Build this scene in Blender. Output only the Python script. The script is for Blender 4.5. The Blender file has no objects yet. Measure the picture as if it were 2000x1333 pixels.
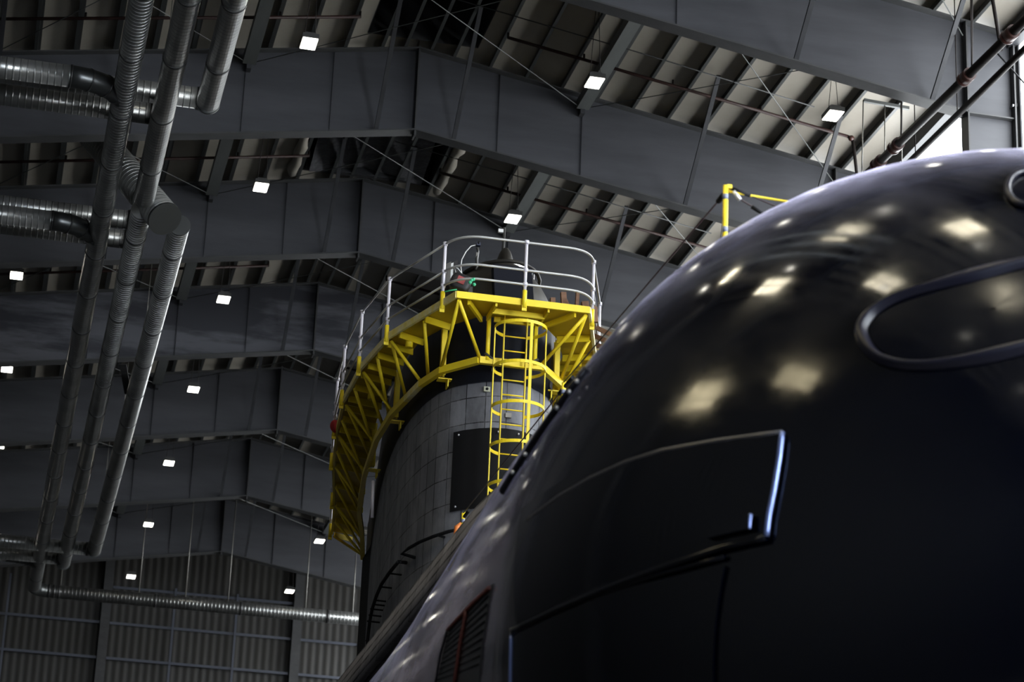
import bpy, math, random
from mathutils import Vector, Matrix, noise
random.seed(7)
SC = bpy.context.scene
COL = SC.collection
V = Vector

# ------------------------------------------------------------------ camera
FPX = 4747.15                                   # focal length in pixels of a 2000 px wide frame
CR = V((0.97399, -0.2232, 0.03895)); CU = V((-0.11241, -0.32678, 0.93839)); CF = V((0.19672, 0.91836, 0.34338))
cam = bpy.data.cameras.new('camera'); camo = bpy.data.objects.new('camera', cam); COL.objects.link(camo)
cam.sensor_width = 36; cam.lens = FPX * 36 / 2000; cam.clip_start = .1; cam.clip_end = 400
camo.matrix_world = Matrix(((CR.x, CU.x, -CF.x, 0), (CR.y, CU.y, -CF.y, 0), (CR.z, CU.z, -CF.z, 0), (0, 0, 0, 1)))
cam.dof.use_dof = True; cam.dof.focus_distance = 45.5; cam.dof.aperture_fstop = 1.9
SC.camera = camo

def ray(x, y): return CF + CR * ((x - 1000) / FPX) - CU * ((y - 666.5) / FPX)
def atX(x, y, X): d = ray(x, y); return d * (X / d.x)
def atY(x, y, Y): d = ray(x, y); return d * (Y / d.y)
def atZ(x, y, Z): d = ray(x, y); return d * (Z / d.z)

# ------------------------------------------------------------------ view and light levels
SC.view_settings.view_transform = 'Standard'; SC.view_settings.look = 'None'
SC.view_settings.exposure = 0.7; SC.view_settings.gamma = 1.0; SC.view_settings.use_curve_mapping = False
world = bpy.data.worlds.new('world'); SC.world = world; world.use_nodes = True
world.node_tree.nodes['Background'].inputs[0].default_value = (.35, .45, .7, 1)
world.node_tree.nodes['Background'].inputs[1].default_value = .05
SIDE_WINDOW = 8.4      # daylight panes in the right wall
NEAR_WINDOW = 1.0      # daylight through the high glazing of the near gable
LEFT_WINDOW = 10.0      # small warm windows of the left wall
SKYLIGHT = 16.0
LAMP = 12.0
LOW_WINDOW = 17.0       # tall daylight panels low in the right wall beside the bow

# hall constants (metres, camera at the origin 1.6 m above the floor)
FLOOR = -1.6
RX, ZB, DG, SL, Y1, BAY = 9.49, 27.15, 2.37, .162, 57.74, 9.0
XL, XR = RX - 13.0, RX + 13.0
YN, YF = -14.3, Y1 + 6 * BAY
ZT = ZB + DG                                     # top of the girders at the ridge
def zroof(x, up=0.0): return ZT + up - SL * abs(x - RX)

# ------------------------------------------------------------------ materials
def mat(name, color, rough=.5, metal=0.0, emit=None, estr=0.0, noise_amt=0.0, noise_scale=(1, 1, 1), color2=None, spec=.5,
        bump=0.0, bump_scale=20, sheen=0.0, coat=0.0, detail=6, rough2=None):
    m = bpy.data.materials.new(name); m.use_nodes = True; n = m.node_tree.nodes; l = m.node_tree.links
    b = n['Principled BSDF']
    b.inputs['Base Color'].default_value = (*color, 1); b.inputs['Roughness'].default_value = rough
    b.inputs['Metallic'].default_value = metal; b.inputs['Specular IOR Level'].default_value = spec
    if sheen: b.inputs['Sheen Weight'].default_value = sheen; b.inputs['Sheen Roughness'].default_value = .2; b.inputs['Sheen Tint'].default_value = (.80, .76, 1, 1)
    if coat: b.inputs['Coat Weight'].default_value = coat; b.inputs['Coat Roughness'].default_value = .08
    if emit: b.inputs['Emission Color'].default_value = (*emit, 1); b.inputs['Emission Strength'].default_value = estr
    if color2 or bump or rough2 is not None:
        tc = n.new('ShaderNodeTexCoord'); mp = n.new('ShaderNodeMapping'); mp.inputs['Scale'].default_value = noise_scale
        l.new(tc.outputs['Object'], mp.inputs['Vector'])
        nz = n.new('ShaderNodeTexNoise'); nz.inputs['Scale'].default_value = 1; nz.inputs['Detail'].default_value = detail
        nz.inputs['Roughness'].default_value = .62
        l.new(mp.outputs['Vector'], nz.inputs['Vector'])
        rp = n.new('ShaderNodeValToRGB'); rp.color_ramp.elements[0].position = .5 - noise_amt; rp.color_ramp.elements[1].position = .5 + noise_amt
        l.new(nz.outputs['Fac'], rp.inputs['Fac'])
        if color2:
            rp.color_ramp.elements[0].color = (*color, 1); rp.color_ramp.elements[1].color = (*color2, 1)
            l.new(rp.outputs['Color'], b.inputs['Base Color'])
        if rough2 is not None:
            mr = n.new('ShaderNodeMapRange'); l.new(nz.outputs['Fac'], mr.inputs['Value'])
            mr.inputs['From Min'].default_value = .35; mr.inputs['From Max'].default_value = .65
            mr.inputs['To Min'].default_value = rough; mr.inputs['To Max'].default_value = rough2
            l.new(mr.outputs['Result'], b.inputs['Roughness'])
        if sheen:
            ms = n.new('ShaderNodeMapRange'); l.new(nz.outputs['Fac'], ms.inputs['Value'])
            ms.inputs['From Min'].default_value = .3; ms.inputs['From Max'].default_value = .7; ms.inputs['To Min'].default_value = sheen * .25; ms.inputs['To Max'].default_value = sheen * 1.7
            l.new(ms.outputs['Result'], b.inputs['Sheen Weight'])
        if bump:
            n2 = n.new('ShaderNodeTexNoise'); n2.inputs['Scale'].default_value = bump_scale; n2.inputs['Detail'].default_value = 3
            l.new(tc.outputs['Object'], n2.inputs['Vector'])
            bp = n.new('ShaderNodeBump'); bp.inputs['Strength'].default_value = bump; bp.inputs['Distance'].default_value = .05
            l.new(n2.outputs['Fac'], bp.inputs['Height']); l.new(bp.outputs['Normal'], b.inputs['Normal'])
    return m

def duct_mat(name, axis):
    m = mat(name, (.30, .31, .30), rough=.3, metal=.8)
    n = m.node_tree.nodes; l = m.node_tree.links; b = n['Principled BSDF']
    tc = n.new('ShaderNodeTexCoord'); w = n.new('ShaderNodeTexWave'); w.wave_type = 'BANDS'; w.bands_direction = axis
    w.inputs['Scale'].default_value = 2.0; w.inputs['Distortion'].default_value = 0
    l.new(tc.outputs['Object'], w.inputs['Vector'])
    rp = n.new('ShaderNodeValToRGB'); rp.color_ramp.elements[0].position = .0; rp.color_ramp.elements[1].position = .22
    rp.color_ramp.elements[0].color = (1, 1, 1, 1); rp.color_ramp.elements[1].color = (0, 0, 0, 1)
    l.new(w.outputs['Fac'], rp.inputs['Fac'])
    bp = n.new('ShaderNodeBump'); bp.inputs['Strength'].default_value = 1.0; bp.inputs['Distance'].default_value = .019
    l.new(rp.outputs['Color'], bp.inputs['Height']); l.new(bp.outputs['Normal'], b.inputs['Normal'])
    nz = n.new('ShaderNodeTexNoise'); nz.inputs['Scale'].default_value = 1.2; nz.inputs['Detail'].default_value = 4
    l.new(tc.outputs['Object'], nz.inputs['Vector'])
    r2 = n.new('ShaderNodeValToRGB'); r2.color_ramp.elements[0].position = .35; r2.color_ramp.elements[1].position = .7
    r2.color_ramp.elements[0].color = (.22, .225, .22, 1); r2.color_ramp.elements[1].color = (.36, .365, .355, 1)
    l.new(nz.outputs['Fac'], r2.inputs['Fac']); l.new(r2.outputs['Color'], b.inputs['Base Color'])
    return m

def tile_mat(name, base, light, mortar, bw, bh, ms=.012):
    m = mat(name, base, rough=.62, spec=.25)
    n = m.node_tree.nodes; l = m.node_tree.links; b = n['Principled BSDF']
    tc = n.new('ShaderNodeTexCoord')
    br = n.new('ShaderNodeTexBrick'); br.offset = 0; br.inputs['Scale'].default_value = 1
    br.inputs['Brick Width'].default_value = bw; br.inputs['Row Height'].default_value = bh
    br.inputs['Mortar Size'].default_value = ms; br.inputs['Mortar Smooth'].default_value = .3
    br.inputs['Color1'].default_value = (*base, 1); br.inputs['Color2'].default_value = (*[c * 1.45 for c in base], 1)
    br.inputs['Mortar'].default_value = (*mortar, 1)
    l.new(tc.outputs['UV'], br.inputs['Vector'])
    mp = n.new('ShaderNodeMapping'); mp.inputs['Scale'].default_value = (1.1, .5, 1); l.new(tc.outputs['UV'], mp.inputs['Vector'])
    nz = n.new('ShaderNodeTexNoise'); nz.inputs['Scale'].default_value = 1.3; nz.inputs['Detail'].default_value = 9; nz.inputs['Roughness'].default_value = .7
    l.new(mp.outputs['Vector'], nz.inputs['Vector'])
    rp = n.new('ShaderNodeValToRGB'); rp.color_ramp.elements[0].position = .42; rp.color_ramp.elements[1].position = .78
    rp.color_ramp.elements[1].color = (.9, .9, .9, 1)
    l.new(nz.outputs['Fac'], rp.inputs['Fac'])
    mx = n.new('ShaderNodeMix'); mx.data_type = 'RGBA'; l.new(rp.outputs['Color'], mx.inputs['Factor'])
    l.new(br.outputs['Color'], mx.inputs[6]); mx.inputs[7].default_value = (*light, 1)
    l.new(mx.outputs[2], b.inputs['Base Color'])
    bp = n.new('ShaderNodeBump'); bp.inputs['Strength'].default_value = .5; bp.inputs['Distance'].default_value = .01; bp.invert = True
    l.new(br.outputs['Fac'], bp.inputs['Height']); l.new(bp.outputs['Normal'], b.inputs['Normal'])
    return m

def wall_mat(name, c1, c2, axis, period):
    m = mat(name, c1, rough=.6); n = m.node_tree.nodes; l = m.node_tree.links; b = n['Principled BSDF']
    tc = n.new('ShaderNodeTexCoord'); w = n.new('ShaderNodeTexWave'); w.bands_direction = axis; w.inputs['Scale'].default_value = .314 / period
    w.inputs['Distortion'].default_value = 0
    l.new(tc.outputs['Object'], w.inputs['Vector'])
    rp = n.new('ShaderNodeValToRGB'); rp.color_ramp.elements[0].position = .02; rp.color_ramp.elements[1].position = .25
    rp.color_ramp.elements[0].color = (*c2, 1); rp.color_ramp.elements[1].color = (*c1, 1)
    l.new(w.outputs['Fac'], rp.inputs['Fac']); l.new(rp.outputs['Color'], b.inputs['Base Color'])
    bp = n.new('ShaderNodeBump'); bp.inputs['Strength'].default_value = .6; bp.inputs['Distance'].default_value = .03
    l.new(w.outputs['Fac'], bp.inputs['Height']); l.new(bp.outputs['Normal'], b.inputs['Normal'])
    return m

M = {}
M['steel'] = mat('grey steel primer', (.029, .0305, .0345), rough=.55, noise_amt=.22, noise_scale=(.25, 1, 1.6), color2=(.053, .054, .061), spec=.3)
M['steel_stained'] = mat('stained grey steel', (.026, .027, .033), rough=.55, noise_amt=.06, noise_scale=(.18, 1, 1.1), color2=(.075, .077, .088), spec=.3)
M['steel_dark'] = mat('dark weathered steel', (.017, .018, .021), rough=.55, noise_amt=.2, noise_scale=(2, 2, 2), color2=(.03, .031, .034), spec=.3)
M['steel_edge'] = mat('grey flange steel', (.028, .029, .03), rough=.5, noise_amt=.2, noise_scale=(1.5, 3, 3), color2=(.045, .045, .046), spec=.3)
M['purlin'] = mat('purlin steel', (.022, .024, .023), rough=.45, noise_amt=.2, noise_scale=(6, .5, 6), color2=(.036, .038, .037), spec=.35)
M['strut'] = mat('olive grey strut', (.055, .06, .057), rough=.5, noise_amt=.2, noise_scale=(3, .6, 3), color2=(.08, .083, .08))
M['vinyl'] = mat('white vinyl insulation', (.20, .182, .152), rough=.5, noise_amt=.25, noise_scale=(.9, .35, 1), color2=(.265, .242, .204), bump=.35, bump_scale=1.7)
M['film'] = mat('crumpled plastic film', (.05, .05, .055), rough=.3, bump=.9, bump_scale=6, noise_amt=.2, noise_scale=(3, 6, 2), color2=(.1, .1, .105))
M['black'] = mat('black void lining', (.006, .006, .007), rough=.8)
M['wire'] = mat('galvanised cable', (.14, .135, .12), rough=.45, metal=.5)
M['pipe_red'] = mat('red oxide sprinkler pipe', (.022, .007, .005), rough=.55, spec=.25, noise_amt=.2, noise_scale=(3, 3, 3), color2=(.014, .006, .005))
M['pipe_dark'] = mat('black iron pipe', (.007, .0055, .005), rough=.65, spec=.12, noise_amt=.2, noise_scale=(4, 4, 4), color2=(.012, .009, .008))
M['coupling'] = mat('red pipe coupling', (.035, .009, .006), rough=.45)
M['housing'] = mat('lamp housing', (.035, .035, .033), rough=.4)
M['lens'] = mat('lamp lens', (.9, .9, .85), rough=.3, emit=(1, .95, .82), estr=LAMP)
M['duct_y'] = duct_mat('spiral duct y', 'Y'); M['duct_x'] = duct_mat('spiral duct x', 'X'); M['duct_z'] = duct_mat('spiral duct z', 'Z')
M['duct_plain'] = mat('dark sheet metal', (.10, .105, .105), rough=.35, metal=.85)
M['collar'] = mat('duct collar', (.06, .06, .06), rough=.4, metal=.7)
M['floor'] = mat('hall floor', (.06, .058, .055), rough=.7, noise_amt=.2, noise_scale=(.4, .4, .4), color2=(.09, .087, .083))
M['wall_far'] = wall_mat('far cladding', (.0135, .012, .0095), (.009, .0085, .0075), 'X', .36)
M['wall_side'] = wall_mat('side cladding', (.012, .012, .012), (.007, .007, .007), 'Y', .36)
M['girt'] = mat('galvanised girt', (.06, .066, .085), rough=.4, metal=.3)
M['pane'] = mat('daylight panel', (.9, .92, .95), rough=.4, emit=(.93, .97, 1.0), estr=SIDE_WINDOW)
M['pane_near'] = mat('gable glazing', (.8, .85, .95), rough=.4, emit=(.55, .70, 1.0), estr=NEAR_WINDOW)
M['pane_low'] = mat('tall daylight panel', (.9, .92, .95), rough=.4, emit=(.86, .93, 1.0), estr=LOW_WINDOW)
M['pane_left'] = mat('warm window pane', (.9, .8, .6), rough=.4, emit=(1.0, .85, .52), estr=LEFT_WINDOW)
M['sky_pane'] = mat('skylight pane', (.9, .85, .7), rough=.4, emit=(1.0, .9, .66), estr=SKYLIGHT)
M['yellow'] = mat('yellow enamel', (.80, .59, .012), rough=.42, noise_amt=.18, noise_scale=(2, 2, 2), color2=(.86, .67, .03), spec=.4)
M['yellow_worn'] = mat('worn yellow enamel', (.80, .66, .14), rough=.5, noise_amt=.14, noise_scale=(5, 5, 5), color2=(.84, .78, .50))
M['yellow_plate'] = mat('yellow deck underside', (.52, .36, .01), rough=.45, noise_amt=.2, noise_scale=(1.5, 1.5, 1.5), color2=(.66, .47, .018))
M['rail'] = mat('galvanised handrail', (.46, .46, .45), rough=.4, metal=.35)
M['post'] = mat('pale galvanised post', (.62, .60, .66), rough=.42, metal=.1)
M['wood'] = mat('brown timber', (.20, .10, .055), rough=.7, noise_amt=.2, noise_scale=(3, 3, 25), color2=(.13, .065, .035))
M['hull'] = mat('gloss black hull', (.0002, .0005, .0022), rough=.06, spec=.22, noise_amt=.2, noise_scale=(2.2, .5, 2.2), rough2=.17, bump=.02, bump_scale=1.1, sheen=.55)
M['hull_plate'] = mat('dark hull plate', (.0002, .0005, .0022), rough=.11, spec=.22, noise_amt=.2, noise_scale=(2.2, .6, 2.2), rough2=.2)
M['hull_rim'] = mat('dark rim', (.004, .004, .010), rough=.3, spec=.28)
M['edge_grey'] = mat('grey highlight edge', (.03, .029, .033), rough=.32, spec=.5)  # highlight along the shutter's top edge, put into the colour as grey
M['edge'] = mat('blue reflection edge', (.16, .21, .42), rough=.2, metal=.6, spec=.6)  # blue daylight reflection put into the base colour of the shutter edges
M['casing'] = tile_mat('casing tiles', (.19, .183, .195), (.40, .385, .41), (.015, .015, .015), .9, .15, .02)
M['tile'] = tile_mat('rubber sail tiles', (.115, .118, .132), (.32, .325, .35), (.015, .015, .017), .40, .50)
M['sail_top'] = mat('bronze brown fairing', (.032, .028, .022), rough=.5, noise_amt=.2, noise_scale=(3, 3, 1), color2=(.018, .017, .016), spec=.15)
M['sail_dark'] = mat('smooth black band', (.008, .009, .014), rough=.6, spec=.12)
M['matt_black'] = mat('matt black cover', (.006, .006, .007), rough=.7, spec=.2)
M['bolt'] = mat('bright bolt head', (.6, .6, .62), rough=.25, metal=.5)
M['red'] = mat('red fabric', (.42, .012, .012), rough=.6)
M['red_patch'] = mat('faded red patch', (.33, .055, .06), rough=.6)
M['bag'] = mat('black nylon', (.008, .008, .01), rough=.5)
M['green'] = mat('green strap', (.05, .45, .22), rough=.5)
M['white'] = mat('white plastic', (.7, .7, .7), rough=.4)
M['tape'] = mat('blue grey tape', (.17, .19, .27), rough=.45)
M['orange'] = mat('orange fitting', (.6, .17, .03), rough=.5)
M['rope'] = mat('dark wire rope', (.03, .014, .016), rough=.5)
M['rope_yellow'] = mat('yellow rope', (.8, .6, .03), rough=.6)
M['grille'] = mat('grille mesh', (.012, .012, .014), rough=.4)
M['grille_red'] = mat('rusty red frame', (.10, .018, .012), rough=.5)
M['navy'] = mat('dark navy plastic', (.012, .016, .04), rough=.35)
M['sign_tan'] = mat('pale bracket', (.42, .43, .33), rough=.5)
M['grey_plate'] = mat('small grey plate', (.3, .29, .27), rough=.5)
gm = bpy.data.materials.new('clear acrylic'); gm.use_nodes = True; M['acrylic'] = gm
gn = gm.node_tree.nodes; gl = gm.node_tree.links; gn.remove(gn['Principled BSDF'])
gt = gn.new('ShaderNodeBsdfTransparent'); gt.inputs[0].default_value = (.93, .95, .95, 1); gg = gn.new('ShaderNodeBsdfGlossy'); gg.inputs['Roughness'].default_value = .05
gf = gn.new('ShaderNodeFresnel'); gf.inputs[0].default_value = 1.4; gx = gn.new('ShaderNodeMixShader')
gl.new(gf.outputs[0], gx.inputs[0]); gl.new(gt.outputs[0], gx.inputs[1]); gl.new(gg.outputs[0], gx.inputs[2]); gl.new(gx.outputs[0], gn['Material Output'].inputs[0])

# ------------------------------------------------------------------ mesh helpers
class MB:
    def __init__(s): s.v = []; s.f = []; s.sm = []; s.uv = None
    def _add(s, vs, fs, smooth=False):
        o = len(s.v); s.v += [tuple(p) for p in vs]
        for f in fs: s.f.append(tuple(i + o for i in f)); s.sm.append(smooth)
        return s
    def box(s, c, size, ax=None):
        c = V(c); X, Y, Z = ax if ax else (V((1, 0, 0)), V((0, 1, 0)), V((0, 0, 1)))
        hx, hy, hz = size[0] / 2, size[1] / 2, size[2] / 2
        vs = [c + X * (hx * i) + Y * (hy * j) + Z * (hz * k) for k in (-1, 1) for j in (-1, 1) for i in (-1, 1)]
        return s._add(vs, [(0, 2, 3, 1), (4, 5, 7, 6), (0, 1, 5, 4), (2, 6, 7, 3), (0, 4, 6, 2), (1, 3, 7, 5)])
    def beam(s, p0, p1, w, h, up=(0, 0, 1)):
        p0 = V(p0); p1 = V(p1); d = (p1 - p0); L = d.length; d.normalize(); up = V(up)
        sd = d.cross(up)
        if sd.length < 1e-4: sd = d.cross(V((1, 0, 0)))
        sd.normalize(); u = sd.cross(d)
        return s.box((p0 + p1) / 2, (w, L, h), (sd, d, u))
    def tube(s, pts, r, n=10, closed=False, caps=True, smooth=True):
        pts = [V(p) for p in pts]; m = len(pts)
        rs = r if isinstance(r, (list, tuple)) else [r] * m
        tang = []
        for i in range(m):
            if closed: t = pts[(i + 1) % m] - pts[i - 1]
            else: t = pts[min(i + 1, m - 1)] - pts[max(i - 1, 0)]
            tang.append(t.normalized())
        up = V((0, 0, 1)) if abs(tang[0].z) < .9 else V((1, 0, 0))
        nn = (up - tang[0] * up.dot(tang[0])).normalized(); vs = []
        for i in range(m):
            nn = (nn - tang[i] * nn.dot(tang[i])).normalized(); b = tang[i].cross(nn)
            for k in range(n):
                a = 2 * math.pi * k / n; vs.append(pts[i] + (nn * math.cos(a) + b * math.sin(a)) * rs[i])
        fs = []
        for i in range(m if closed else m - 1):
            j = (i + 1) % m
            for k in range(n): fs.append((i * n + k, i * n + (k + 1) % n, j * n + (k + 1) % n, j * n + k))
        s._add(vs, fs, smooth)
        if caps and not closed:
            o = len(s.v) - len(vs)
            s.f.append(tuple(o + k for k in reversed(range(n)))); s.sm.append(False)
            s.f.append(tuple(o + (m - 1) * n + k for k in range(n))); s.sm.append(False)
        return s
    def prism(s, poly, off, smooth=False):
        poly = [V(p) for p in poly]; n = len(poly); off = V(off)
        vs = poly + [p + off for p in poly]
        fs = [tuple(reversed(range(n))), tuple(range(n, 2 * n))] + [(i, (i + 1) % n, n + (i + 1) % n, n + i) for i in range(n)]
        return s._add(vs, fs, smooth)
    def grid(s, rows, closed_u=False, smooth=True):
        nr = len(rows); nc = len(rows[0]); vs = [p for r_ in rows for p in r_]; fs = []
        for i in range(nr - 1):
            for j in range(nc if closed_u else nc - 1):
                k = (j + 1) % nc; fs.append((i * nc + j, i * nc + k, (i + 1) * nc + k, (i + 1) * nc + j))
        return s._add(vs, fs, smooth)
    def ball(s, c, r, n=10, sc=(1, 1, 1)):
        c = V(c); rows = []
        for i in range(n // 2 + 1):
            a = math.pi * i / (n // 2) ; rows.append([c + V((math.sin(a) * math.cos(b) * r * sc[0], math.sin(a) * math.sin(b) * r * sc[1], math.cos(a) * r * sc[2])) for b in [2 * math.pi * k / n for k in range(n)]])
        return s.grid(rows, True)
    def build(s, name, m, parent=None, uvs=None):
        org = V(parent['_o']) if parent is not None and '_o' in parent else V((0, 0, 0))
        me = bpy.data.meshes.new(name); me.from_pydata([tuple(V(p) - org) for p in s.v], [], s.f); me.update()
        me.polygons.foreach_set('use_smooth', s.sm)
        if uvs:
            ul = me.uv_layers.new(name='UVMap')
            for lp in me.loops: ul.data[lp.index].uv = uvs[lp.vertex_index]
        me.materials.append(M[m] if isinstance(m, str) else m)
        o = bpy.data.objects.new(name, me); COL.objects.link(o)
        if parent is not None: o.parent = parent; o['_o'] = tuple(org)
        return o

def tag(o, label, cat, group=None):
    o['label'] = label; o['category'] = cat
    if group: o['group'] = group
    return o
def thing(name, label, cat, loc=(0, 0, 0), group=None):
    o = bpy.data.objects.new(name, None); COL.objects.link(o); o.location = loc; o['_o'] = tuple(loc); o.empty_display_size = .2
    return tag(o, label, cat, group)
def struct(o): o['kind'] = 'structure'; return o
ORD = ['first', 'second', 'third', 'fourth', 'fifth', 'sixth', 'seventh', 'eighth', 'ninth', 'tenth', 'eleventh', 'twelfth', 'thirteenth']

# ================================================================== SETTING
struct(MB().box((RX, (YN + YF) / 2, FLOOR - .15), (27, YF - YN + 1, .3)).build('floor', 'floor'))
# roof lining: two slopes, open along the dark ridge ventilator
UP = .27
def roof_slope(sg):
    mb = MB(); x0 = RX + sg * .02; x1 = RX + sg * 13.0
    vent = [(Y1 - 3.6, Y1 - .6), (Y1 + 1.2, Y1 + 8.6)]
    segs = [(YN, vent[0][0], x0), (vent[0][0], vent[0][1], RX + sg * 1.5), (vent[0][1], vent[1][0], x0), (vent[1][0], vent[1][1], RX + sg * 2.0), (vent[1][1], YF, x0)]
    for ya, yb, xa in segs:
        ny = max(1, int((yb - ya) / .9)); nx = 26; rows = []
        for i in range(ny + 1):
            y = ya + (yb - ya) * i / ny; row = []
            for j in range(nx + 1):
                x = xa + (x1 - xa) * j / nx
                fr = ((abs(x - RX) - .0) % .995) / .995
                row.append((x, y, zroof(x, UP + .02) - .035 * math.sin(math.pi * fr) * (.6 + .4 * noise.noise(V((x, y * .7, 0))))))
            rows.append(row)
        mb.grid(rows, smooth=True)
        top = [[(p[0], p[1], zroof(p[0], UP + .18)) for p in rows[0]], [(p[0], p[1], zroof(p[0], UP + .18)) for p in rows[-1]]]
        mb.grid(top, smooth=False)
    return mb
cl = roof_slope(-1); cr = roof_slope(1); cl._add(cr.v, cr.f, True)
struct(cl.build('ceiling', 'vinyl'))
# side walls, far wall, near wall
ez = zroof(XR, UP + .2)
struct(MB().box((XL - .1, (YN + YF) / 2, (FLOOR + ez) / 2), (.2, YF - YN, ez - FLOOR)).build('wall_left', 'wall_side'))
struct(MB().box((XR + .1, (YN + YF) / 2, (FLOOR + 21.6) / 2), (.2, YF - YN, 21.6 - FLOOR)).build('wall_right', 'wall_side'))
def gable(y, off):
    return [(XL, y, FLOOR), (XR, y, FLOOR), (XR, y, zroof(XR, UP + .15)), (RX, y, zroof(RX, UP + .15)), (XL, y, zroof(XL, UP + .15))]
struct(MB().prism(gable(YF, 1), (0, .2, 0)).build('wall_far', 'wall_far'))
struct(MB().prism(gable(YN, 1), (0, -.2, 0)).build('wall_near', 'wall_side'))
# daylight panes high in the right wall, one per bay
wy = [Y1 + BAY * k for k in range(-8, 7)]
for i, (ya, yb) in enumerate(zip(wy[:-1], wy[1:])):
    w = MB().box((XR + .06, (ya + yb) / 2, 24.45), (.06, yb - ya - .5, 5.4)).build('window_%d' % (i + 1), 'pane'); struct(w)
    fr = MB()
    fr.box((XR + .1, (ya + yb) / 2, 21.68), (.24, yb - ya, .16)); fr.box((XR + .1, yb - .125, 24.45), (.22, .25, 5.4)); fr.box((XR + .1, ya + .125, 24.45), (.22, .25, 5.4))
    fr.build('window_frame', 'steel_dark', w)
# deep eave beam over the panes
struct(MB().box((XR - .02, (YN + YF) / 2, (27.15 + zroof(XR, UP)) / 2), (.34, YF - YN - .2, zroof(XR, UP) - 27.15)).build('trim_1', 'steel_dark'))
# tall daylight panels lower down the right wall, beside the bow
for k in range(3):
    yc = -8 + 9.4 * k
    w = MB().box((XR - .03, yc, 13), (.06, 8.2, 14)).build('window_%d' % (50 + k), 'pane_low'); struct(w)
    fr = MB()
    for q in (-1, 1): fr.box((XR - .06, yc + q * 4.2, 13), (.16, .2, 14.2)); fr.box((XR - .06, yc, 13 + q * 7.1), (.16, 8.6, .2))
    fr.build('window_frame', 'steel_dark', w)
# glazing of the near gable, behind the camera
for k in range(4):
    x = RX - 7.5 + 5 * k
    w = MB().box((x, YN + .05, 16.5), (4.5, .06, 11)).build('window_%d' % (20 + k), 'pane_near'); struct(w)
    fr = MB()
    for q in (-1, 1): fr.box((x + q * 2.3, YN + .08, 16.5), (.12, .14, 11.2)); fr.box((x, YN + .08, 16.5 + q * 5.55), (4.7, .14, .12))
    fr.build('window_frame', 'steel_dark', w)
# small warm windows of the left wall beside the bow
for k, (y, z, h) in enumerate([(15.7, 17.0, 1.9), (20.6, 15.0, 1.9)]):
    w = MB().box((XL + .04, y, z), (.06, 2.2, h)).build('window_%d' % (30 + k), 'pane_left'); struct(w)
    fr = MB()
    for q in (-1, 1): fr.box((XL + .07, y + q * 1.15, z), (.12, .1, h + .2)); fr.box((XL + .07, y, z + q * (h / 2 + .05)), (.12, 2.4, .1))
    fr.box((XL + .07, y + .35, z), (.1, .08, h)); fr.box((XL + .07, y, z - .25), (.1, 2.2, .08))
    fr.build('window_frame', 'steel_dark', w)
# skylights in the roof above the bow
for k, (x, y) in enumerate([(3.0, 25.9), (-.3, 32.4), (6.4, 19.3), (-.5, 16.9), (-2.6, 25.8), (4.1, 9.8)]):
    ax = (V((1, 0, SL)).normalized(), V((0, 1, 0)), V((-SL, 0, 1)).normalized())
    w = MB().box((x, y, zroof(x, UP - .06)), (1.5, 2.4, .05), ax).build('window_%d' % (40 + k), 'sky_pane'); struct(w)
    fr = MB()
    for q in (-1, 1): fr.box(V((x, y + q * 1.25, zroof(x, UP - .08))), (1.7, .1, .12), ax); fr.box(V((x + q * .8, y, zroof(x + q * .8, UP - .08))), (.1, 2.6, .12), ax)
    fr.box(V((x, y + .5, zroof(x, UP - .1))), (1.6, .08, .1), ax)
    fr.build('window_frame', 'steel_dark', w)

# ------------------------------------------------------------------ far wall girts and wind columns
for zi, z in enumerate((22.35, 24.0, 25.65, 27.35)):
    xs = [(XL + .3, 5.0), (5.45, 13.9), (14.35, XR - .3)]
    for xi, (xa, xb) in enumerate(xs):
        if z > 27 and xi != 1: continue
        g = MB(); g.box(((xa + xb) / 2, YF - .14, z), (xb - xa, .2, .03)); g.box(((xa + xb) / 2, YF - .235, z - .05), (xb - xa, .015, .12))
        o = g.build('wall_girt', 'girt')
        tag(o, 'grey steel girt on the far wall, %s row up, %s' % (['lowest', 'second', 'third', 'top'][zi], ['left of the left column', 'between the two wide columns', 'right of the right column'][xi]), 'wall girt', 'girts of the far wall')
for k, x in enumerate((5.22, 14.12)):
    o = MB().box((x, YF - .2, (FLOOR + zroof(x)) / 2), (.42, .36, zroof(x) - FLOOR)).build('wind_column', 'steel_edge')
    tag(o, 'wide grey column on the far wall, %s of the two' % ['left', 'right'][k], 'column', 'wind columns of the far wall'); struct(o)
for k, x in enumerate((.75, 8.35, 11.25, 17.1)):
    o = MB().box((x, YF - .28, 24.4), (.10, .04, 6.2)).build('sag_strap', 'girt')
    tag(o, 'thin upright grey strap tying the far wall girts, %s from the left' % ORD[k], 'strap', 'straps of the far wall')

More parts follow.
